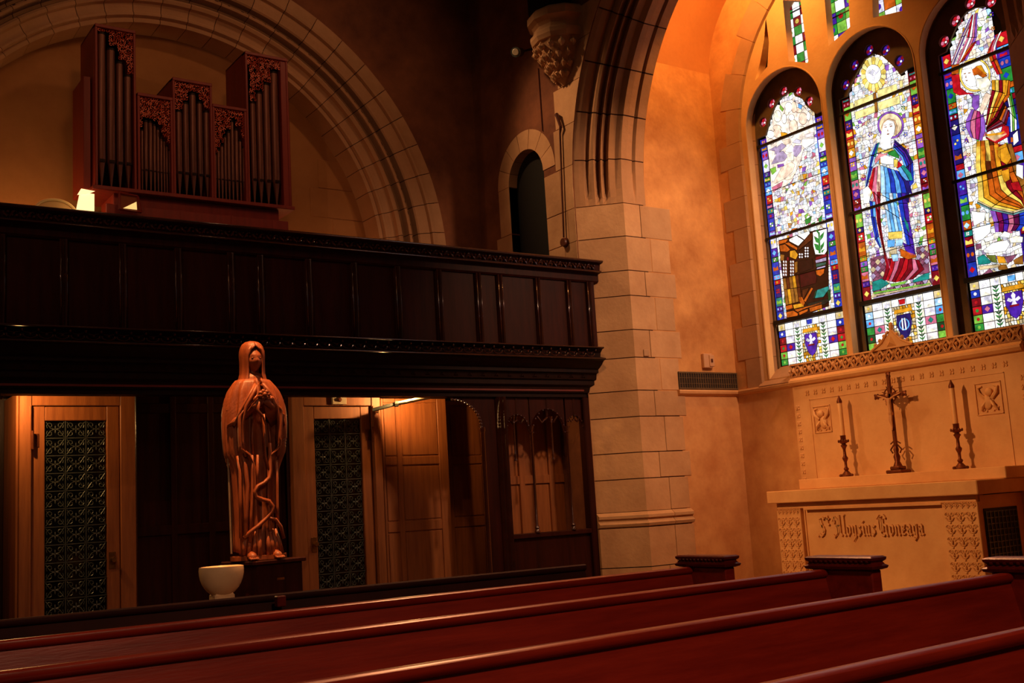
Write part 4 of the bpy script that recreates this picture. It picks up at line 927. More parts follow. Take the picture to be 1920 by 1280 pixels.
for s in (1,-1): b.tube([(GXc,5.86+s*.02,GZ+.24),(GXc,5.86+s*.055,GZ+.20),(GXc,5.86+s*.035,GZ+.17)],.007,5); b.tube([(GXc,5.86+s*.02,GZ+.27),(GXc,5.86+s*.05,GZ+.25)],.006,5)
obj('base',b,BRONZE,cr,True)
ZC_=GZ+.665
b=B().cbox(GXc-.012,GXc+.012,5.845,5.875,GZ+.22,GZ+.83,.003).cbox(GXc-.012,GXc+.012,5.86-.135,5.86+.135,ZC_-.014,ZC_+.014,.003)
for cy,cz in ((5.86-.14,ZC_),(5.86+.14,ZC_),(5.86,GZ+.84)):
    b.ell((GXc,cy,cz),(.012,.022,.022),6,5)
    for k in range(4): a=pi/4+pi/2*k; b.ell((GXc,cy+.02*cos(a),cz+.02*sin(a)),(.008,.011,.011),5,4)
for k in range(8):
    a=2*pi*k/8+.39; b.tube([(GXc,5.86,ZC_),(GXc,5.86+.085*cos(a),ZC_+.085*sin(a))],[.012,.003],5)
b.lathe([(.06,-.004),(.06,.004)],0,0,0,16) if False else None
pts=[(GXc,5.86+.062*cos(2*pi*i/16),ZC_+.062*sin(2*pi*i/16)) for i in range(17)]; b.tube(pts,.006,5)
obj('cross',b,BRONZE,cr,True)
X_=GXc-.026; b=B()
b.tube([(X_,5.86,ZC_-.03),(X_-.004,5.86,ZC_-.07),(X_,5.858,ZC_-.12),(X_,5.855,ZC_-.16)],[.017,.019,.014,.017],8)
b.tube([(X_,5.857,ZC_-.15),(X_-.014,5.862,ZC_-.21),(X_,5.858,ZC_-.27),(X_-.006,5.858,ZC_-.30)],[.013,.011,.008,.006],7)
b.tube([(X_,5.853,ZC_-.15),(X_-.010,5.85,ZC_-.21),(X_,5.855,ZC_-.27),(X_-.006,5.856,ZC_-.30)],[.013,.011,.008,.006],7)
for s in (1,-1): b.tube([(X_,5.86+s*.012,ZC_-.035),(X_-.004,5.86+s*.06,ZC_-.012),(X_+.008,5.86+s*.115,ZC_+.006)],[.009,.007,.005],6)
b.ell((X_-.01,5.866,ZC_+.0),(.014,.013,.017),8,6)
b.lathe([(.02,-.01),(.022,.01)],X_,5.857,ZC_-.16,8)
obj('corpus',b,mat('corpus_ivory',(196,140,92),(220,164,112),.5,12,bump=.05),cr,True)
# ---- vent strip above the ledge, thermostat on the bay side wall
vs_=empty('ventilation_grille',(7.7,YR,2.24)); tag(vs_,'dark lattice ventilation strip lying above the ledge in the bay corner','grille')
obj('backing',B().box(7.32,XB-.002,YR-.006,YR+.003,2.245,2.41),flat('vent_dark',(40,26,18),.8),vs_)
b=B().box(7.32,XB-.002,YR-.014,YR-.004,2.40,2.415).box(7.32,XB-.002,YR-.014,YR-.004,2.245,2.258); obj('frame',b,HEAD,vs_)
n=26
for i in range(n):
    x=7.33+(XB-7.34)*i/(n-1); obj('grille_bar',B().box(x-.004,x+.004,YR-.012,YR-.005,2.25,2.41),HEAD,vs_)
for z in (2.30,2.355): obj('grille_bar',B().box(7.32,XB-.002,YR-.011,YR-.006,z-.003,z+.003),HEAD,vs_)
th=empty('wall_thermostat',(7.70,YR,2.53)); tag(th,'small ivory two part control box on the bay side wall','control box')
obj('housing',B().cbox(7.655,7.775,YR-.035,YR+.004,2.455,2.60,.006),IVORY,th); obj('cover_plate',B().cbox(7.725,7.79,YR-.045,YR-.03,2.47,2.585,.004),IVORY,th)
obj('dial',B().cbox(7.74,7.765,YR-.052,YR-.044,2.51,2.545,.003),BRONZE,th)

# ================================================================== CORBEL, SPOT, CABLES on the nave wall
cb=empty('corbel',(XW,8.12,5.4)); tag(cb,'carved leafy stone corbel carrying the dark timber post','corbel')
cyc=8.13
def half(prof,m,name,n=8,par=cb): 
    b=B(); b.loft([[(XW-.002-r*1.0*sin(pi*i/n),cyc+r*1.05*cos(pi*i/n),z) for i in range(n+1)] for r,z in prof]); return obj(name,b,m,par)
half([(.17,5.70),(.29,5.72),(.31,5.76),(.31,5.80),(.28,5.83),(.27,5.87),(.29,5.90),(.33,5.93),(.33,6.00),(.30,6.03)],STONE,'moulded_top',6)
half([(.02,5.30),(.07,5.36),(.10,5.42),(.15,5.5),(.22,5.62),(.27,5.72)],STONE,'basket',8)
for k in range(7):
    for j in range(4):
        a=pi*(k+.5+(j%2)*.4)/7.6; r=.10+.055*j; z=5.40+.085*j
        b=B(); cx_,cy2=XW-r*sin(a),cyc+r*cos(a)*1.05
        b.ell((cx_,cy2,z),(.035,.035,.03),7,5); b.tube([(cx_,cy2,z-.04),(cx_-.03*sin(a),cy2+.03*cos(a),z),(cx_-.01*sin(a),cy2+.01*cos(a),z+.045)],[.012,.016,.006],5); obj('carved_leaf',b,STONE,cb,True)
tp=obj('timber_wall_post',B().cbox(6.20,XW-.002,7.92,8.34,6.035,9,.03),BLACKW); tag(tp,'blackened roof post rising from the leafy corbel','post')
sp=empty('spotlight',(XW-.05,8.62,5.80)); tag(sp,'small round dark spotlight beside the corbel','spotlight')
c0=Vector((6.2,8.50,5.75)); d=Vector((-.75,-.55,-.35)).normalized()
b=B().tube([tuple(c0-d*.02),tuple(c0+d*.13)],.045,14); obj('housing',b,BLACKW,sp,True)
b=B().tube([tuple(c0+d*.12),tuple(c0+d*.145)],[.05,.05],16); obj('rim',b,IRON,sp,True)
b=B().tube([tuple(c0+d*.146),tuple(c0+d*.15)],[.034,.03],14); obj('lens',b,STEEL,sp,True)
b=B().tube([tuple(c0),(XW,8.52,5.86)],.012,6); obj('bracket',b,BLACKW,sp)
cbm=flat('conduit_red_brown',(88,40,24),.5)
cd=empty('conduit',(XW-.02,8.07,3.77)); tag(cd,'thin red brown conduit hanging down the pier stone to a round box','conduit')
q0,q1,q2=P(1047,222,0,XW-.03),P(1050,250,0,XW-.03),P(1057,445,0,XW-.03)
b=B().tube([(q0.x+.02,q0.y+.05,q0.z+.05),(q0.x-.02,q0.y,q0.z+.04),(q1.x-.01,q1.y-.03,q1.z+.06),tuple(q1),tuple(q2)],[.02,.02,.016,.009,.009],7); obj('pipe',b,cbm,cd,True)
b=B().tube([(XW-.002,q2.y,q2.z-.05),(XW-.05,q2.y,q2.z-.05)],[.05,.04],14); obj('junction_box',b,cbm,cd,True)
q0,q1=P(1009,128,0,XW-.008),P(1017,245,0,XW-.008)
tag(obj('wire',B().tube([tuple(q0),tuple(q1)],.006,5),cbm),'thin dark wire running down from the corbel to the niche','wire')

# ================================================================== GALLERY FRONT
YG=8.0
gf=empty('gallery_front',(3.2,YG,2.2)); tag(gf,'dark carved oak gallery front with narrow panels, foliage rail and scalloped base moulding','balcony')
GX0,GX1=-2.0,6.50
def mould(name,prof,x0,x1,m,par=gf):     # prof (y,z)
    return obj(name,B().loft([[(x,y,z) for y,z in prof] for x in (x0,x1)]),m,par)
mould('cap_rail',[(YG+.12,3.49),(YG-.10,3.49),(YG-.115,3.48),(YG-.115,3.465),(YG-.07,3.455),(YG-.06,3.40),(YG-.085,3.39),(YG-.085,3.375),(YG-.03,3.365),(YG-.03,3.30),(YG-.015,3.285),(YG+.12,3.285)],GX0,6.575,DARKW)
lf=B()
lf.tube([(-.027,-.066,-.018),(-.012,-.078,.012),(.004,-.074,.024),(.014,-.07,.01)],[.006,.010,.009,.004],5); lf.ell((.012,-.074,-.012),(.012,.010,.010),6,4); lf.ell((-.012,-.07,-.008),(.007,.009,.012),5,4)
lm=lf.mesh('carved_leaf',mat('polished_carving',(44,22,16),(70,34,24),.16,6,bump=.05,spec=.9)); CARV=lm.materials[0]
obj('cap_bead',B().tube([(GX0,YG-.112,3.478),(6.575,YG-.112,3.478)],.009,8),CARV,gf,2); obj('cap_bead',B().tube([(GX0,YG-.086,3.380),(6.57,YG-.086,3.380)],.007,8),CARV,gf,2); obj('base_bead',B().tube([(GX0,YG-.104,2.645),(6.52,YG-.104,2.645)],.007,8),CARV,gf,2); obj('base_bead',B().tube([(GX0,YG-.118,2.538),(6.52,YG-.118,2.538)],.007,8),CARV,gf,2)
n=int((6.56-GX0)/.056)
for i in range(n):
    mm=Matrix.Translation((GX0+.03+i*.056,YG,3.428))
    if i%2: mm=mm@Matrix.Scale(-1,4,(0,0,1))
    inst('carved_leaf',lm,gf,mm)
# ribs and panels
ribs=[]; x=3.18
groups=[]
xs=[2.94]
def grp(x0): return [x0+.406*i for i in range(6)]
R_=grp(.91-.0)+[]; ribs=[-1.36+.406*i for i in range(6)]+[.91+.406*i for i in range(6)]+[3.18+.406*i for i in range(6)]+[5.44,5.86,6.22,6.46]
ribs=sorted(ribs)
for i,x in enumerate(ribs):
    b=B().loft([[(x-.028,YG-.0,z),(x-.02,YG-.028,z),(x-.008,YG-.02,z),(x,YG-.036,z),(x+.008,YG-.02,z),(x+.02,YG-.028,z),(x+.028,YG,z)] for z in (2.64,3.29)]); rb_=obj('rib',b,CARV,gf); obj('rib_bead',B().tube([(x-.022,YG-.026,2.642),(x-.022,YG-.026,3.288)],.007,8),CARV,rb_,2); obj('rib_bead',B().tube([(x+.022,YG-.022,2.642),(x+.022,YG-.022,3.288)],.004,8),CARV,rb_,2)
for a,c in zip([GX0]+ribs,ribs+[6.5]):
    if c-a>.02: obj('panel',B().box(a+.004,c-.004,YG+.0,YG+.03,2.64,3.29),DARKW,gf)
b=B().box(6.46,6.52,YG-.02,YG+.1,2.6,3.3); obj('end_post',b,DARKW,gf)
mould('base_moulding',[(YG+.1,2.65),(YG-.10,2.65),(YG-.11,2.64),(YG-.08,2.632),(YG-.05,2.60),(YG-.045,2.565),(YG-.09,2.552),(YG-.12,2.545),(YG-.12,2.53),(YG-.09,2.52),(YG-.06,2.49),(YG-.02,2.46),(YG,2.45),(YG,2.42),(YG+.03,2.41),(YG+.04,2.36),(YG+.06,2.35),(YG+.06,2.31),(YG+.09,2.29),(YG+.10,2.24),(YG+.12,2.235),(YG+.12,2.2),(YG+.25,2.2),(YG+.25,2.65)],GX0,6.52,BLACKW)
b=B()
b.tube([(x_,-.075,z_) for x_,z_ in [(.045*cos(pi+pi*i/8),-.01+.03*sin(pi+pi*i/8)) for i in range(9)]],.0055,5); b.ell((0,-.088,-.014),(.010,.010,.009),6,4); b.ell((.052,-.085,.02),(.010,.012,.014),6,4)
b.tube([(-.04,-.07,.005),(0,-.08,-.004),(.04,-.07,.005)],.004,4)
sm=b.mesh('scallop',CARV)
n=int((6.5-GX0)/.104)
for i in range(n): inst('scallop',sm,gf,Matrix.Translation((GX0+.06+i*.104,YG,2.60)))
b=B(); b.ell((0,0,0),(.012,.01,.012),5,4); b.tube([(-.02,0,-.01),(0,-.01,.012),(.02,0,-.01)],.005,4); em=b.mesh('carved_rosette',BLACKW)
for i in range(60): inst('carved_rosette',em,gf,Matrix.Translation((GX0+.1+i*.14,YG+.035,2.385)))
obj('red_line',B().box(GX0,6.4,YG+.088,YG+.10,2.252,2.268),mat('red_bead',(90,24,14),(110,32,18),.5,5),gf)

# ---- timber screen at the right below the gallery
YS=YG+.15
sc=empty('tracery_screen',(6.0,YS,0)); tag(sc,'dark oak tracery screen with slender shafts between the alcove and the stone pier','screen')
obj('lower_panel',B().box(5.50,6.5,YS+.0,YS+.04,0,.93),DARKW,sc)
obj('sill_rail',B().cbox(5.50,6.5,YS-.03,YS+.05,.93,.975,.006),DARKW,sc)
obj('corner_post',B().loft([[(5.42,YS-.01,z),(5.44,YS-.05,z),(5.46,YS-.03,z),(5.475,YS-.06,z),(5.49,YS-.03,z),(5.51,YS-.05,z),(5.52,YS,z),(5.52,YS+.08,z),(5.42,YS+.08,z)] for z in (0,2.198)]),CARV,sc)
obj('end_post',B().cbox(6.40,6.5,YS-.04,YS+.06,0,2.198,.01),DARKW,sc)
def shaft(x,z0,z1,r=.013,par=sc):
    b=B().lathe([(r*2.0,z0),(r*2.0,z0+.012),(r*1.2,z0+.03),(r*1.7,z0+.045),(r,z0+.065),(r,z1-.07),(r*1.6,z1-.055),(r,z1-.045),(r*1.6,z1-.02),(r*2.1,z1)],x,YS-.02,0,10); return obj('shaft',b,CARV,par,True)
for x in (5.79,6.20): shaft(x,.975,1.93)
for x in (5.60,6.02): shaft(x,1.62,2.02,.008)
def pierced(x0,x1,zs,zt,m,par,n=10):     # spandrel head over one opening
    w=(x1-x0)/2; c=(x0+x1)/2; b=B()
    pts=[(c-w*cos(pi*i/n),zs+min(w*1.1,zt-zs-.03)*sin(pi*i/n)) for i in range(n+1)]
    for (a,za),(d,zb) in zip(pts[:-1],pts[1:]): b.prism([(a,za),(d,zb),(d,zt),(a,zt)],1,YS,YS+.03)
    o=obj('arched_head',b,m,par)
    for i in range(0,n+1,1):
        a,za=pts[i]; k=B().ell((a+(c-a)*.07,YS-.012,za-.006),(.009,.011,.009),6,4); obj('carved_knob',k,CARV,par,True)
    b=B().tube([(c,YS+.0,zt),(c,YS,zs+w*.75)],.008,5)
    for s in (1,-1): b.tube([(c,YS,zs+w*.7),(c+s*w*.35,YS,zs+w*.45),(c+s*w*.6,YS,zs+w*.75)],.009,5)
    obj('cusp',b,CARV,par)
pierced(5.52,5.78,1.90,2.198,DARKW,sc); pierced(5.80,6.19,1.88,2.198,DARKW,sc); pierced(6.21,6.40,1.93,2.198,DARKW,sc,6)
obj('back_panel',B().box(5.55,6.45,YS+.42,YS+.44,.0,2.31),GOLDOAK,sc)
for x in (5.60,5.95,6.30): obj('back_stile',B().cbox(x-.03,x+.03,YS+.396,YS+.42,.0,2.31,.004),GOLDOAK,sc)
obj('back_rail',B().cbox(5.55,6.45,YS+.403,YS+.419,1.42,1.50,.003),GOLDOAK,sc)
def alcove_arch(xa,sg):                # colonnette and the half arch that springs from it
    r=empty('alcove_arch',(xa,YS,0)); 
    tag(r,'dark beaded half arch on a slender colonnette %s'%('beside the tracery screen' if sg>0 else 'at the far left edge'),'arch')
    obj('colonnette',B().lathe([(.022,.0),(.022,1.88),(.03,1.90),(.03,1.93)],xa,YS-.01,0,10),CARV,r,True)
    pts=[(xa-sg*.30+sg*.30*cos(pi/2*i/10),1.93+.26*sin(pi/2*i/10)) for i in range(11)]
    b=B()
    for (a,za),(d,zb) in zip(pts[:-1],pts[1:]): b.prism([(a,min(za,2.19)),(d,min(zb,2.19)),(d,2.198),(a,2.198)],1,YS,YS+.03)
    obj('spandrel',b,DARKW,r)
    b=B().box(min(xa,xa+sg*.15),max(xa,xa+sg*.15),YS+.0,YS+.03,0,2.198); obj('dark_stile',b,DARKW,r)
    for i in range(14):
        a=pi/2*i/13; obj('bead',B().ell((xa-sg*.30+sg*.285*cos(a),YS-.014,1.93+.245*sin(a)),(.013,.012,.014),7,5),CARV,r,True)
alcove_arch(5.27,1); alcove_arch(2*AC[0]-5.27,-1)

# ---- confessional booths
YD=8.95
def fleur_tile():
    b=B(); w,h=.153,.1355; r=.0032
    b.box(-w/2,w/2,-.004,.004,-h/2-.003,-h/2+.003); b.box(-w/2-.003,-w/2+.003,-.004,.004,-h/2,h/2)
    for sx in (1,-1):
        for sz in (1,-1):
            pts=spiral(sx*.038,sz*.030,.026,.006,atan2(-sz,sx)+(0 if sx*sz>0 else 0),sx*sz*1.15,9); b.tube([(p,0,q) for p,q in pts],r,4,False)
            pts=[(sx*.008,sz*.004),(sx*.034,sz*.010),(sx*.066,sz*.058)]; b.tube([(p,-.002,q) for p,q in pts],r*.8,4,False)
    for dx,dz in ((.018,0),(-.018,0),(0,.02),(0,-.02)): b.ell((dx*.8,-.006,dz*.8),(.005+abs(dx)*.5,.004,.005+abs(dz)*.5),5,4)
    return b.mesh('scroll_tile',IRON)
ft=fleur_tile()
def booth(cx,sg,label,lab_door):       # sg=+1: hinge and jamb at the right
    r=empty('confessional_booth',(cx,YD,0)); tag(r,label,'confessional')
    X=lambda a: cx+sg*a
    def bx(a,b_,y0,y1,z0,z1): return B().cbox(X(a),X(b_),y0,y1,z0,z1,.004)
    # local a: 0 = latch side edge of the leaf, .65 = hinge side
    obj('latch_post',bx(-.12,-.005,YD-.02,YD+.1,0,2.30),GOLDOAK,r)
    obj('jamb',bx(.655,.74,YD-.03,YD+.55,0,2.305),GOLDOAK,r)
    obj('jamb_bead',bx(.66,.675,YD-.04,YD-.03,0,2.2),GOLDOAK,r)
    obj('lintel',bx(-.005,.655,YD-.02,YD+.06,2.205,2.30),GOLDOAK,r)
    obj('side_board',bx(.742,.76,YD+.0,YD+.5,0,2.3),GOLDOAK,r)
    d=empty('door',(cx,YD,0)); d.parent=r; d.matrix_parent_inverse=r.matrix_basis.inverted(); d['label']=lab_door
    obj('latch_stile',bx(0,.095,YD+.0,YD+.045,.02,2.2),GOLDOAK,d)
    obj('hinge_stile',bx(.555,.65,YD+.0,YD+.045,.02,2.2),GOLDOAK,d)
    obj('top_rail',bx(.097,.553,YD+.002,YD+.045,2.09,2.198),GOLDOAK,d)
    obj('bottom_rail',bx(.097,.553,YD+.002,YD+.045,.02,.6),GOLDOAK,d)
    obj('dark_glass',B().box(X(.097),X(.553),YD+.036,YD+.042,.6,2.09),DARKGLASS,d)
    for i in range(3):
        for j in range(11):
            inst('scroll_tile',ft,d,Matrix.Translation((X(.097)+sg*.0765+sg*.152*i,YD+.018,.6+.068+.1355*j)))
    kn=B().tube([(X(.06),YD,1.0),(X(.06),YD-.03,1.0),(X(.06),YD-.045,1.0),(X(.06),YD-.065,1.0)],[.010,.010,.026,.018],12); obj('door_knob',kn,BRASS,d,True)
    obj('escutcheon',bx(.035,.085,YD-.006,YD,.93,1.06),BRASS,d)
    for z in (1.94,.35):
        obj('hinge',B().tube([(X(.652),YD-.04,z-.07),(X(.652),YD-.04,z+.07)],.012,8).box(X(.60),X(.652),YD-.006,YD-.001,z-.05,z+.05),BRONZE,d,True)
    return r
booth(3.93,1,'golden oak confessional booth with iron scrollwork door on the right of the statue','oak door with scrollwork grille and brass knob')
booth(2*AC[0]-3.93-.0-.04,-1,'golden oak confessional booth with iron scrollwork door at the far left','oak door with scrollwork grille and brass knob at its right')
md=empty('priest_compartment',(3.1,9.1,0)); tag(md,'black panelled middle compartment between the two confessional doors','panelling')
obj('back_board',B().box(2.47,3.80,9.10,9.13,0,2.3),DARKW,md)
for x in (2.50,2.82,3.14,3.46,3.77): obj('stile',B().cbox(x-.025,x+.025,9.08,9.10,0,2.3,.004),DARKW,md)
for z in (.4,1.2,2.2): obj('rail',B().cbox(2.47,3.80,9.082,9.098,z-.04,z+.04,.004),DARKW,md)
for x in (2.488,3.792): obj('bead_post',B().tube([(x,YD+.06,0),(x,YD+.06,2.29)],.011,6),CARV,md,True)
fx=empty('alarm_sounder',(4.26,YD-.03,2.25)); tag(fx,'small square white fixture with a round boss above the right booth door','fixture')
obj('plate',B().cbox(4.19,4.33,YD-.045,YD-.021,2.215,2.30,.004),STEEL,fx); obj('boss',B().tube([(4.26,YD-.045,2.257),(4.26,YD-.065,2.257)],[.022,.014],12),BRONZE,fx,True)
# panelled doors in the alcoves
def panelled(x0,x1,y,label,name='panelled_door'):
    r=empty(name,((x0+x1)/2,y,0)); tag(r,label,'door'); w=x1-x0
    obj('board',B().box(x0,x1,y+.012,y+.04,0,2.28),GOLDOAK,r)
    f=w/.70; xs_=[x0,x0+.02*f,x0+.16*f,x0+.20*f,x0+.56*f,x1]
    obj('stile',B().cbox(x0,x0+.022*f,y,y+.014,0,2.28,.003),GOLDOAK,r); obj('stile',B().cbox(x0+.15*f,x0+.20*f,y-.002,y+.014,0,2.28,.004),GOLDOAK,r); obj('stile',B().cbox(x1-.10*f,x1,y,y+.014,0,2.28,.004),GOLDOAK,r)
    for a,b_ in ((.023,.149),(.201,.599)):
        for z0,z1 in ((1.66,1.735),(1.05,1.14),(.3,.4),(2.24,2.28)): obj('rail',B().cbox(x0+a*f,x0+b_*f,y,y+.013,z0,z1,.004),GOLDOAK,r)
        for z0,z1 in ((1.75,2.23),(1.155,1.645),(.415,1.035)): obj('panel',B().cbox(x0+(a+.008)*f,x0+(b_-.008)*f,y+.004,y+.013,z0,z1,.003),GOLDOAK,r)
    return r
panelled(4.72,5.42,YD+.05,'lit golden oak panelled door in the alcove right of the confessional')
panelled(5.43,6.05,YD+.30,'shadowed oak panelling behind the half arch, right of the lit door','wall_panelling')
panelled(.62,1.45,YD+.30,'oak panelled door at the far left edge beyond the left booth')
q=[P(700,768,1,8.75),P(742,757,1,8.72),P(806,744,1,8.5)]
lt=empty('booth_rod',tuple(q[0])); tag(lt,'pale rod reaching out from the right booth under the gallery','lamp')  # plain pale pipe with a collar, no lamp
obj('arm',B().tube([(4.63,YD-.052,q[0].z+.0),tuple(q[0]),tuple(q[1])],.018,8),IRON,lt,True); obj('collar',B().tube([tuple(q[1]-Vector((.012,0,0))),tuple(q[1]+Vector((.02,-.01,.0)))],.027,8),IRON,lt,True)
obj('tube',B().tube([tuple(q[1]),tuple(q[2])],.018,10),STEEL,lt,True)
# ================================================================== STATUE
SY=7.25
sf=P(482,1040,1,SY); st_=P(475,640,1,SY); SX=(P(480,900,1,SY).x); SZ=P(500,1047,1,SY).z
SH=st_.z-SZ
sta=empty('saint_statue',(SX,SY,SZ)); tag(sta,'carved walnut statue of a hooded robed figure on the dark pedestal','statue')
def sm(a,b,t): t=max(0,min(1,(t-a)/(b-a))); return t*t*(3-2*t)
def interp(tab,h):
    for (a,*A),(b,*Bv) in zip(tab[:-1],tab[1:]):
        if a<=h<=b:
            t=(h-a)/(b-a); return [x+(y-x)*t for x,y in zip(A,Bv)]
    return tab[-1][1:] if h>tab[-1][0] else tab[0][1:]
K=SH/1.5
# outer silhouette of the robe: height, centre x, half width x, half depth y
ROBE=[(0.03,-.002,.138,.12),(.10,-.008,.142,.12),(.25,-.012,.138,.115),(.42,-.014,.142,.112),(.60,-.014,.152,.112),(.66,-.010,.170,.118),(.72,-.004,.190,.125),(.82,.0,.200,.13),(.92,.002,.203,.132),(1.0,.003,.200,.13),(1.08,.003,.188,.125),(1.15,.0,.168,.115),(1.20,-.004,.135,.10),(1.24,-.008,.098,.085),(1.27,-.01,.075,.07)]
def fold(th,h,seed=0,amp=1):
    f1=sin(11*th+1.2*h+seed); f2=sin(19*th-1.6*h+1.7*seed); return amp*(.032*(abs(f1)**.6*(1 if f1>0 else -1))+.018*(abs(f2)**.6*(1 if f2>0 else -1))+.006*sin(41*th+3*h))
def pt(x,y,z): return (SX+x*K,SY-y*K,SZ+z*K)         # y: towards the viewer
n=96; rings=[]
for j in range(41):
    h=.03+(1.27-.03)*j/40; cx_,wx,wy=interp(ROBE,h); ring_=[]
    a=.55 if h<.95 else .55*(1-sm(.95,1.22,h)*.85)
    for i in range(n):
        th=2*pi*i/n; k=1+fold(th,h,.3,a)*3.0
        dp=1-(.45*sm(.64,.72,h)*(1-sm(1.02,1.12,h)) if sin(th)>0 else 0)*sin(th)
        ring_.append(pt(cx_+wx*.86*k*cos(th),wy*.82*k*sin(th)*dp,h))
    rings.append(ring_)
obj('body_tunic',B().loft(rings),STATW,sta,2)
# cloak: outer shell, open in front from shoulders to hem, right edge sweeps across with a wavy hem
def cloak(thA,thB,seed,name):
    b=B(); R=[]; m=54
    for j in range(45):
        u=j/44; row=[]
        for i in range(m+1):
            t=i/m; th=thA(u)+(thB(u)-thA(u))*t
            lo=.20+.16*sin(th*2.3)*0+ (.10 if name=='cloak_left' else .0)*0
            h=1.225-(1.225-lowhem(th))*u
            cx_,wx,wy=interp(ROBE,h); edge=min(t,1-t)
            k=1.03+fold(th,h*.35,seed,.9*(1-.8*sm(1.05,1.22,h)))*2.6+.05*(1-sm(0,.06,edge))
            row.append(pt(cx_+wx*1.02*k*cos(th),wy*1.04*k*sin(th)+(.02 if edge<.03 else 0),h))
        R.append(row)
    b.loft(R,False,False); o=obj(name,b,STATW,sta,2)
    md_=o.modifiers.new('s','SOLIDIFY'); md_.thickness=.016; md_.offset=-1
    return o
def lowhem(th):
    # front right low, front left higher with a wave
    d=(th+pi*2)%(2*pi); 
    if d>pi: return .06
    x=cos(d)
    return .085+ (.20*sm(-.2,.9,x)) + .045*sin(x*9)
def gp(u): return .12+.56*sm(.08,.24,u)-.40*sm(.43,.52,u)
cloak(lambda u: pi/2+gp(u), lambda u: 2*pi-pi/2+.02,1.1,'cloak_left')
cloak(lambda u: -pi/2-.02, lambda u: pi/2-gp(u),2.4,'cloak_right')
# wavy folded hem edges falling down the front
def ribbon(path,w,name,t=.012):
    b=B(); R=[]
    for i,(x,y,z) in enumerate(path):
        a=Vector(path[min(i+1,len(path)-1)])-Vector(path[max(i-1,0)]); a.normalize(); s=Vector((a.z,0,-a.x)); s.normalize() if s.length>0 else None
        p=Vector((x,y,z)); q=[p-s*w,p-s*w*.4+Vector((0,.012,0)),p+s*w*.4+Vector((0,.014,0)),p+s*w,p+s*w*.4-Vector((0,t,0)),p-s*w*.4-Vector((0,t,0))]
        R.append([pt(*v) for v in q])
    b.loft(R); return obj(name,b,STATW,sta,2)
ribbon([(.055,.13,.78),(.052,.135,.68),(.05,.14,.60),(.04,.145,.545),(.0,.15,.51),(-.045,.15,.49),(-.07,.15,.455),(-.06,.15,.42),(-.02,.155,.40),(.03,.155,.385),(.055,.155,.35),(.045,.15,.31),(.0,.15,.265),(-.05,.15,.225),(-.10,.14,.19),(-.14,.12,.15)],.014,'scroll_edge')
ribbon([(.03,.15,.275),(.08,.14,.26),(.12,.125,.21),(.145,.11,.13)],.012,'scroll_edge')
ribbon([(-.13,.10,.70),(-.118,.115,.64),(-.11,.13,.5),(-.12,.125,.3),(-.13,.12,.16)],.016,'cloak_fold',.02)
ribbon([(-.152,.07,.70),(-.15,.10,.6),(-.15,.10,.4),(-.155,.10,.15)],.012,'cloak_fold',.02)
# sleeves: heavy drapery hanging from the raised forearms
for s in (1,-1):
    b=B(); R=[]
    for j in range(17):
        u=j/16; c=Vector((s*(.165-.125*u),.045+.115*u,.93+.13*u-.03*sin(u*3.14)))
        w=.050-.014*u
        R.append([pt(c.x+w*cos(a)*(1+.12*sin(5*a)),c.y+w*.8*sin(a),c.z+w*.95*sin(a+.8)*(1+.1*sin(4*a+u*4))) for a in [2*pi*k/18 for k in range(18)]])
    obj('sleeve',B().loft(R),STATW,sta,2)
    ribbon([(s*.015,.12,1.19),(s*.06,.15,1.12),(s*.11,.14,1.03),(s*.132,.122,.92),(s*.134,.115,.80),(s*.115,.12,.69)],.014,'cape_edge',.03)
    ribbon([(s*.03,.11,1.19),(s*.09,.135,1.10),(s*.145,.12,1.0),(s*.18,.09,.9)],.009,'cape_fold',.02)
ribbon([(-.07,.12,.70),(-.072,.125,.6),(-.078,.13,.45),(-.09,.13,.30),(-.10,.13,.12)],.011,'robe_fold',.022)
ribbon([(-.035,.13,.70),(-.04,.135,.58),(-.05,.135,.5)],.009,'robe_fold',.02)
ribbon([(.10,.115,.66),(.105,.12,.5),(.10,.125,.35),(.105,.12,.24)],.010,'robe_fold',.022)
ribbon([(.03,.10,.98),(.028,.105,.9),(.026,.11,.8),(.026,.125,.68),(.04,.135,.60)],.008,'robe_fold',.03)
ribbon([(-.04,.07,.95),(-.05,.08,.82),(-.05,.10,.70)],.010,'robe_fold',.03)
ribbon([(.07,.06,.95),(.08,.07,.82),(.08,.09,.70)],.010,'robe_fold',.03)
# hood / veil and head
hx,hz=-.006,1.375
R=[]
for j in range(17):
    u=j/16; ph=pi*u*.5; z=hz+.125*cos(ph) if u<1 else hz
    R.append((z,u))
b=B(); rings=[]
VP_=[(1.500,.006,.006),(1.499,.026,.026),(1.493,.046,.048),(1.480,.064,.068),(1.460,.077,.082),(1.43,.086,.092),(1.39,.088,.094),(1.35,.087,.090),(1.31,.087,.086),(1.27,.096,.088),(1.235,.115,.098),(1.205,.138,.112),(1.18,.155,.122)]
VP=[(z,x,y) for z,x,y in VP_ if z>1.28]+[(1.27,.088,.086),(1.235,.096,.092),(1.205,.112,.104),(1.18,.128,.114)]
m=40
for z,wx,wy in VP:
    row=[]
    for i in range(m+1):
        gap=.60*(1-sm(1.41,1.465,z))
        gap*=1
        th=pi/2+gap+(2*pi-2*gap)*i/m
        k=1+.03*sin(14*th)*(1-sm(1.40,1.47,z))
        row.append(pt(hx+wx*k*cos(th),-.005+wy*k*sin(th),z))
    rings.append(row)
b.loft(rings,False,False); v=obj('hood_veil',b,STATW,sta,2); s_=v.modifiers.new('s','SOLIDIFY'); s_.thickness=.012; s_.offset=-1
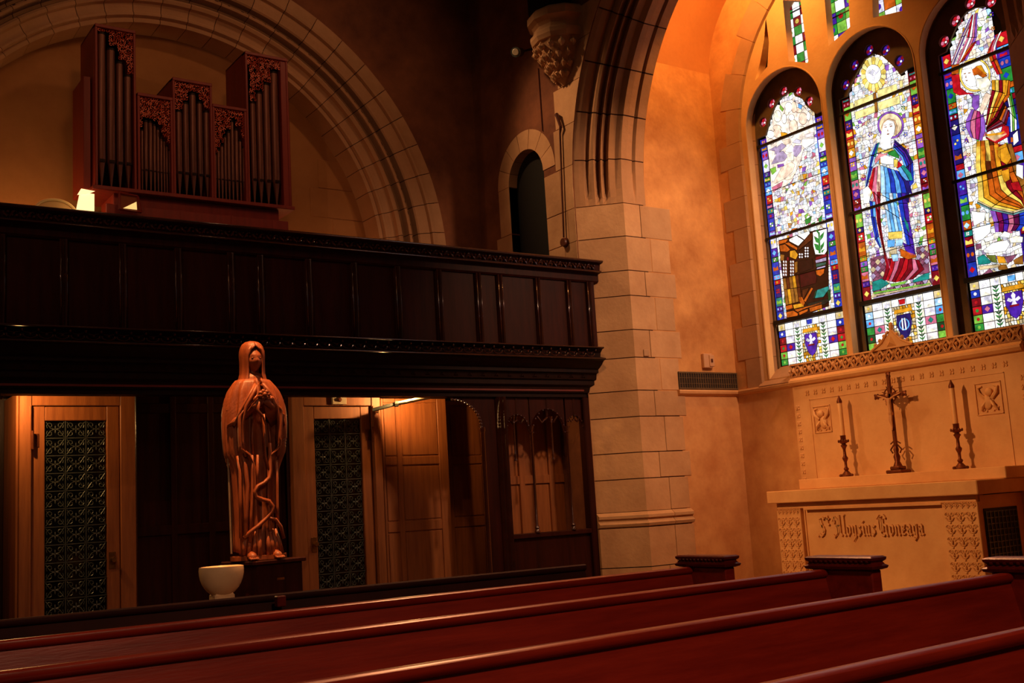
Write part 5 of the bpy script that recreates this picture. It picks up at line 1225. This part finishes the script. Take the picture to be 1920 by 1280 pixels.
# head with face
b=B(); rings=[]; m=28; N=26
for j in range(N+1):
    ph=pi*j/N; z=hz+.098*-cos(ph); w=max(sin(ph),.02); row=[]
    t=(z-(hz-.098))/.196
    jaw=.70+.30*sm(.0,.42,t)
    for i in range(m):
        th=2*pi*i/m; x=.066*w*jaw*cos(th); y=.078*w*(jaw*.4+.6)*sin(th)
        if sin(th)>0:
            fx=x/.066
            y+=.018*math.exp(-(fx*5.5)**2)*math.exp(-((t-.45)/.11)**2)*sm(.30,.38,t)          # nose
            y+=.006*math.exp(-(fx*3)**2)*math.exp(-((t-.29)/.035)**2)                        # lips
            y+=.008*math.exp(-(fx*2.6)**2)*math.exp(-((t-.15)/.06)**2)                       # chin
            for s in (1,-1): y-=.010*math.exp(-((fx-s*.40)*5)**2)*math.exp(-((t-.54)/.05)**2)  # eye sockets
            y+=.005*math.exp(-((t-.64)/.04)**2)*math.exp(-(fx*1.5)**2)                       # brow
        row.append(pt(hx+x,.012+y,z-.012*max(sin(th),0)))
    rings.append(row)
b.loft(rings)
for s in (1,-1):
    c=pt(hx+s*.026,.012+.066,hz-.002); b.ell(c,(.0105*K,.006*K,.0055*K),8,6)
b.tube([pt(hx,.0,1.24),pt(hx,.004,1.31)],[.05*K,.042*K],12)
obj('head',b,STATW,sta,2)
# ears hidden by the veil; hair strands frame the face
for s in (1,-1):
    obj('hair_lock',B().tube([pt(hx+s*.03,.07,hz+.075),pt(hx+s*.058,.045,hz+.03),pt(hx+s*.064,.03,hz-.03),pt(hx+s*.06,.035,hz-.09),pt(hx+s*.05,.05,hz-.14)],[.012,.014,.013,.011,.006],7),STATW,sta,2)
# hands: palm and five fingers each, closing on a small open bloom at the breast
def hand(s):
    b=B(); w=Vector((s*.05,.165,1.035)); 
    d=Vector((-s*.72,.18,.62)).normalized(); side=Vector((s*.55,.1,.75)); side=(side-d*side.dot(d)).normalized(); nrm=d.cross(side)
    b.loft([[pt(*(w+d*l+side*(a*wd)+nrm*(c*th_))) for a,c in ((-1,0),(-.7,.8),(0,1),(.7,.8),(1,0),(.7,-.8),(0,-1),(-.7,-.8))] for l,wd,th_ in ((-.03,.018,.015),(0,.022,.015),(.03,.027,.013),(.055,.027,.011))])
    for k,(o_,ln) in enumerate(((-.020,.040),(-.007,.050),(.007,.054),(.020,.048))):
        p0=w+d*.05+side*o_; p1=p0+d*ln*.5+nrm*.004; p2=p1+d*ln*.35-nrm*.012*s; p3=p2+d*ln*.2-nrm*.014*s
        b.tube([pt(*q) for q in (p0,p1,p2,p3)],[.0082*K,.008*K,.007*K,.005*K],7)
    p0=w+side*.02; b.tube([pt(*q) for q in (p0,p0+side*.022+d*.02,p0+side*.026+d*.048)],[.010*K,.0085*K,.006*K],7)
    return obj('hand',b,STATW,sta,2)
hand(1); hand(-1)
b=B()
for k in range(7):
    a=2*pi*k/7; r=.028; c=Vector((0,.19,1.105)); b.ell(pt(c.x+r*cos(a),c.y,c.z+r*.8*sin(a)),(.017*K,.012*K,.016*K),7,5)
b.ell(pt(0,.20,1.105),(.016*K,.014*K,.016*K),8,6)
b.tube([pt(-.03,.18,1.06),pt(-.045,.175,1.0),pt(-.01,.18,.96),pt(.012,.17,.90)],[.010*K,.012*K,.009*K,.005*K],6)
obj('held_bloom',b,STATW,sta,2)
# feet and lower hem with gathered folds
for s in (1,-1):
    b=B(); c=Vector((s*.075-.01,.12,.022))
    b.tube([pt(c.x,c.y-.05,.035),pt(c.x+s*.008,c.y,.032),pt(c.x+s*.014,c.y+.045,.022),pt(c.x+s*.016,c.y+.07,.016)],[.030*K,.034*K,.030*K,.018*K],10)
    for k in range(5): x=c.x+s*.016+(k-2)*.012; b.tube([pt(x,c.y+.055,.018),pt(x,c.y+.078,.013),pt(x,c.y+.092,.009)],[.008*K,.008*K,.005*K],6)
    obj('foot',b,STATW,sta,2)
    for k in range(4):
        x0=s*(.03+.03*k)-.01; obj('hem_fold',B().tube([pt(x0*.8,.13-.01*k,.20),pt(x0,.14-.01*k,.11),pt(x0*1.12,.15-.012*k,.03+.008*(k%2))],[.008*K,.016*K,.018*K],8),STATW,sta,2)
obj('plinth',B().loft([[pt(.19*cos(a)*(1+.03*sin(5*a)),.17*sin(a),z) for a in [2*pi*i/20 for i in range(20)]] for z in (.001,.03)]),STATW,sta)
q0=P(426,806,1,SY-.0); q1=P(434,1038,1,SY-.0)
obj('staff',B().tube([tuple(q0),tuple(q1)],.007,8).tube([(q0.x,q0.y,q0.z-.02),(q0.x-.012,q0.y-.01,q0.z+.03)],[.011,.006],7),mat('staff_metal',(140,120,100),(170,150,126),.35,10,bump=.02,metal=.3),sta,True)
# pedestal
pd=empty('statue_pedestal',(SX,SY,0)); tag(pd,'dark oak box pedestal with small brass plate below the carved figure','pedestal')
w=.185
ang=radians(14)
def rb(x0,x1,y0,y1,z0,z1,c=.005):
    b=B().cbox(x0,x1,y0,y1,z0,z1,c); b.v=[(SX+.04+(x*cos(ang)-y*sin(ang)),SY+(x*sin(ang)+y*cos(ang)),z) for x,y,z in b.v]; return b
obj('case',rb(-w,w,-w,w,0,SZ-.03),DARKW,pd); obj('top_board',rb(-w-.02,w+.02,-w-.02,w+.02,SZ-.03,SZ-.003),DARKW,pd); obj('name_plate',rb(-.03,.03,-w-.004,-w,SZ-.14,SZ-.125,.001),BRASS,pd)
obj('base',rb(-w-.03,w+.03,-w-.03,w+.03,0,.08),DARKW,pd)
# font
FY=6.95; a_,b_=P(375,1062,1,FY),P(454,1062,1,FY); fxc=(a_.x+b_.x)/2; fr=(b_.x-a_.x)/2; fz=(a_.z+b_.z)/2
fo=empty('holy_water_font',(fxc,FY,0)); tag(fo,'pale marble holy water font bowl on a square stem left of the pedestal','font')
prof_=[(.02,fz-.19)]+[(fr*sin(pi/2*i/9)*.99+.004,fz-.02-.17*cos(pi/2*i/9)) for i in range(1,10)]+[(fr,fz),(fr-.012,fz+.003),(fr-.03,fz-.02),(fr*.6,fz-.08),(.02,fz-.10)]
obj('bowl',B().lathe(prof_,fxc,FY,0,36),FONT,fo,True)
sw=fr*.47
obj('stem',B().cbox(fxc-sw,fxc+sw,FY-sw,FY+sw,0,fz-.165,.012),FONT,fo); obj('foot',B().cbox(fxc-.13,fxc+.13,FY-.13,FY+.13,0,.1,.012),FONT,fo)

# ================================================================== ORGAN
YO=9.38
def ox_(x,y=350): return P(x,y,1,YO).x
def ozz(x,y): return P(x,y,1,YO).z
OX0,OX1=ox_(176),ox_(546); ZB0=ozz(360,372)
org=empty('pipe_organ',((OX0+OX1)/2,YO,2.6)); tag(org,'red wooden organ case with five flats of pipes and fretwork above the gallery','organ')
tw=[(178,256,1),(258,325,0),(325,400,1),(400,464,0),(464,545,1)]
zb_o=ozz(176,352); tops=[ozz(178,45),ozz(262,175),ozz(325,146),ozz(402,196),ozz(465,98)]
zb_o=(ozz(178,352)+ozz(545,386))/2
FR=B()
def oarc(b,x,z,r,a0,tn,y=YO-.004): 
    b.tube([(p,y,q) for p,q in spiral(x,z,r,r*.25,a0,tn,7)],.0042,3,False)
for i,(xa,xb,tower) in enumerate(tw):
    x0,x1=ox_(xa),ox_(xb); zt=tops[i]; ydep=.5
    yf=YO-(.0 if tower else -.0)
    obj('frame_stile',B().cbox(x0-.0,x0+.022,YO-.02,YO+.06,zb_o,zt,.004),ORGW,org)
    obj('frame_stile',B().cbox(x1-.022,x1-.001,YO-.02,YO+.06,zb_o,zt,.004),ORGW,org)
    obj('top_board',B().cbox(x0,x1,YO-.025,YO+.06,zt-.03,zt,.004),ORGW,org)
    obj('case_side',B().box(x0,x0+.015,YO+.06,YO+ydep,zb_o,zt-.002),ORGW,org); obj('case_side',B().box(x1-.015,x1-.001,YO+.06,YO+ydep,zb_o,zt-.002),ORGW,org)
    obj('case_back',B().box(x0+.015,x1-.015,YO+ydep-.02,YO+ydep,zb_o,zt-.01),BLACKW,org); obj('case_roof',B().box(x0,x1-.001,YO+.06,YO+ydep,zt-.012,zt),ORGW,org)
PT={0:[(183,201,62),(201,219,92),(219,234,117),(234,250,142)],
 1:[(258,265,257),(265,271,242),(271,280,226),(280,288,227),(288,295,233),(295,301,240),(301,307,257),(307,312,262),(312,317,272),(317,323,280)],
 2:[(331,344,208),(344,357,193),(357,371,176),(371,383,192),(383,396,209)],
 3:[(402,408,287),(408,414,280),(414,421,272),(421,427,254),(427,434,246),(434,441,226),(441,449,242),(449,455,262),(455,462,275)],
 4:[(471,483,192),(483,496,174),(496,510,158),(510,526,136)]}
obj('frame_stile',B().cbox(ox_(528,250),ox_(544,250)-.024,YO-.012,YO+.06,zb_o,tops[4]-.03,.004),ORGW,org)
for i,lst in PT.items():
    for (xa,xb,yt) in lst:
        x0,x1=ox_(xa,250),ox_(xb,250); r=(x1-x0)*.45; c=(x0+x1)/2; zt=ozz((xa+xb)/2,yt); zf=zb_o+.02; big=i in (0,2,4); fh=.22 if i in(0,4) else (.20 if i==2 else .19)
        pp=obj('pipe',B().lathe([(.006,zf),(r*.85,zf+fh*.93),(r,zf+fh),(r,zt),(r*.96,zt+.001),(r*.9,zt-.02)],c,YO+.035,0,14),PIPE,org,True)
        if True:
            obj('pipe_mouth',B().box(c-r*.6,c+r*.6,YO+.035-r*1.04,YO+.035-r*.8,zf+fh*.93,zf+fh*.93+r*.7),BLACKW,pp)
            obj('pipe_cap',B().lathe([(r*1.05,zt-.008),(r*1.05,zt+.01)],c,YO+.035,0,12),BLACKW,pp)
    x0,x1=ox_(tw[i][0]),ox_(tw[i][1]); zt=tops[i]-.03
    def toph(x):
        best=9
        for (xa,xb,yt) in lst:
            a,b2=ox_(xa,250),ox_(xb,250)
            if a-.012<=x<=b2+.012: best=min(best,5.0+0) if False else best; h=ozz((xa+xb)/2,yt); best=h if best==9 else max(best,h)
        return best if best<9 else ozz((xa+xb)/2,lst[-1][2])
    g=.026; nx=int((x1-x0-.04)/g)
    for a in range(nx+1):
        x=x0+.022+g*(a+.5)*((x1-x0-.044)/((nx+1)*g)); z=zt-.012; h=toph(x)+.022
        while z>h:
            oarc(FR,x+random.uniform(-.006,.006),z,.0155,random.uniform(0,6.28),random.choice([.8,-.8,.95])); z-=g*.9
obj('fretwork',FR,mat('fretwork_wood',(196,84,56),(220,104,70),.5,6,bump=.05),org); 
for o in C.objects:
    if o.name=='fretwork': o['kind']='stuff'
obj('pipe_board',B().cbox(OX0-.02,OX1+.01,YO-.05,YO+.5,zb_o-.035,zb_o,.004),ORGW,org)
obj('side_wing',B().cbox(OX0-.06,OX0-.0,YO+.10,YO+.5,zb_o-.0,tops[0]-.45,.004),ORGW,org); obj('side_wing',B().cbox(OX1,OX1+.03,YO+.06,YO+.4,zb_o,tops[4]-.35,.004),ORGW,org)
obj('lower_case',B().cbox(OX0+.17,OX1-.12,YO+.03,YO+.45,2.61,zb_o-.035,.004),ORGW,org)
obj('lower_front',B().cbox(OX0+.10,OX1-.04,YO+.0,YO+.02,2.61,zb_o-.14,.004),ORGW,org)
for t in (.22,.42,.68,.9): x=OX0+(OX1-OX0)*t; obj('lower_stile',B().cbox(x-.02,x+.02,YO-.004,YO+.0,2.61,zb_o-.14,.002),ORGW,org)
# organist's lamp, mirror and rounded seat back
c=[P(x,y,1,9.3) for x,y in ((150,352),(178,356),(178,398),(145,394))]
lm_=empty('organ_lamp',(c[0].x,9.35,3.9)); tag(lm_,'bright white boxed lamp under the left end of the organ case','lamp')
obj('glowing_shade',B().loft([[(c[3].x-.0,9.32,3.85),(c[2].x,9.32,3.85),(c[2].x,9.42,3.85),(c[3].x,9.42,3.85)],[(c[3].x+.01,9.32,c[3].z),(c[2].x,9.32,c[2].z),(c[2].x,9.42,c[2].z),(c[3].x+.01,9.42,c[3].z)],[(c[0].x+.02,9.32,c[0].z-.03),(c[1].x,9.32,c[1].z-.03),(c[1].x,9.42,c[1].z-.03),(c[0].x+.02,9.42,c[0].z-.03)]]),LAMPW,lm_)
obj('shade_flap',B().loft([[(c[0].x-.02,9.30,c[0].z-.06),(c[0].x+.05,9.30,c[0].z-.05),(c[0].x+.05,9.31,c[0].z-.05),(c[0].x-.02,9.31,c[0].z-.06)],[(c[0].x+.01,9.30,c[0].z-.005),(c[1].x,9.30,c[1].z-.01),(c[1].x,9.31,c[1].z-.01),(c[0].x+.01,9.31,c[0].z-.005)]]),LAMPW,lm_)
obj('stand',B().box(c[3].x+.02,c[2].x-.02,9.33,9.41,2.61,3.86),BLACKW,lm_)
q=[P(x,y,1,9.24) for x,y in ((224,362),(258,368),(265,398),(224,392))]
mi=empty('organist_mirror',((q[0].x+q[2].x)/2,9.27,4.0)); tag(mi,'small framed mirror with a bright reflection under the organ case','mirror')
def off(p,dx,dz,y): return (p.x+dx,y,p.z+dz)
b=B(); e=.016
for i_ in range(4):
    a,d=q[i_],q[(i_+1)%4]; b.tube([(a.x,9.24,a.z),(d.x,9.24,d.z)],.011,4)
b.tube([(q[1].x-.01,9.25,q[1].z),(q[1].x-.01,9.328,q[1].z+.01)],.008,5)
obj('frame',b,ORGW,mi)
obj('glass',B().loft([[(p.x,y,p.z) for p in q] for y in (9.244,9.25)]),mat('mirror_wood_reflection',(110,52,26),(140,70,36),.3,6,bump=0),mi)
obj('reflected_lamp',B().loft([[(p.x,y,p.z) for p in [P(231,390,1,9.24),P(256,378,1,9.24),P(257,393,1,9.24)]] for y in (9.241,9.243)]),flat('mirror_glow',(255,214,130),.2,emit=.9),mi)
q=P(103,380,1,9.5)
sb=empty('arched_chair_back',(q.x,9.5,2.6)); tag(sb,'rounded cream chair back catching the lamp light just above the gallery rail','chair')
R=[]
def archring(w,z,y): return [(q.x+w*cos(pi*i/16),y,z+w*.75*sin(pi*i/16)) for i in range(17)]
z0=P(103,376,1,9.5).z-.125
b=B().loft([archring(.17,z0,9.48)+[(q.x-.17,9.48,2.61),(q.x+.17,9.48,2.61)],archring(.17,z0,9.53)+[(q.x-.17,9.53,2.61),(q.x+.17,9.53,2.61)]]); obj('back_panel',b,flat('cream_lacquer',(214,168,104),.45),sb)
b=B().tube(archring(.17,z0,9.475),.012,6,False); obj('rim',b,flat('cream_rim',(244,206,140),.4),sb)

# ================================================================== PEWS
def bowtop(b,x0,x1,y0,z0,y1=None): pass
def pew(y,z,yaw,x0,x1,label,end=True,cap=True,xe=3.70):
    r=empty('pew',(xe,y,0)); tag(r,label,'pew','mahogany pews')
    def tr(b):
        ca,sa=cos(yaw),sin(yaw); b.v=[(xe+(X-xe)*ca-(Y-y)*sa,y+(X-xe)*sa+(Y-y)*ca,Z) for X,Y,Z in b.v]; return b
    lean=.10
    # backrest leaning away from the sitter (sitters face -y)
    b=B().loft([[(x,y+.0,z-.03),(x,y+.022,z-.03),(x,y-lean+.03,.42),(x,y-lean,.42)] for x in (x0,x1)]); obj('back_panel',tr(b),PEW,r)
    pf=[(-.004,-.034),(-.014,-.028),(-.019,-.016),(-.016,-.006),(-.008,-.001),(.004,.0),(.020,-.001),(.028,-.008),(.030,-.018),(.026,-.034)]
    b=B().loft([[(x,y+dy,z+dz) for dy,dz in pf] for x in (x0,x1)]); obj('top_rail',tr(b),PEW,r,True)
    obj('seat',tr(B().cbox(x0,x1,y-lean-.42,y-lean+.01,.40,.44,.008)),PEW,r)
    if end:
        ze=z+.052
        e=empty('pew_end',(xe,y,0)); e.parent=r; e.matrix_parent_inverse=r.matrix_basis.inverted()
        obj('end_panel',tr(B().cbox(xe,xe+.06,y-.24,y+.07,0,ze-.055,.005)),PEW,e)
        b=B(); pr=[(0,0),(.018,.006),(.022,.016),(.012,.022),(.006,.032),(.016,.040),(.018,.05),(.008,.056)]
        rings=[[(xe-d,y-.24-d,ze-.056+h),(xe+.06+d,y-.24-d,ze-.056+h),(xe+.06+d,y+.07+d,ze-.056+h),(xe-d,y+.07+d,ze-.056+h)] for d,h in pr]
        b.loft(rings); obj('cap_moulding',tr(b),PEWD,e)
        b=B()
        for i in range(12): b.ell((xe-.012,y-.23+i*.026,ze-.019),(.006,.009,.007),5,4)
        obj('bead_row',tr(b),PEWD,e)
    return r
pew(1.50,.90,.025,-.9,3.70,'nearest mahogany pew crossing the lower right corner')
pew(2.31,.90,.02,-1.2,3.70,'second nearest mahogany pew with its end cap at the right frame edge')
pew(3.14,.90,-.01,-1.5,3.70,'third mahogany pew, its capped end standing before the altar front')
pew(3.95,.90,-.04,-1.8,3.70,'fourth mahogany pew, its capped end standing before the marble dado')
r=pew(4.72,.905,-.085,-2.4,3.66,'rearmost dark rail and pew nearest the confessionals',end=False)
for ch in r.children: ch.data.materials[0]=mat('rear_rail_shade_tone',(34,9,6),(52,14,9),.7,4,bump=.05,spec=.2)  # rear row stands unlit: that shade is put into its wood colour

q=P(520,1114,2,.905); obj('joint_bracket',B().cbox(q.x-.012,q.x+.03,q.y-.03,q.y+.01,.85,.899,.004),PEWD,r)
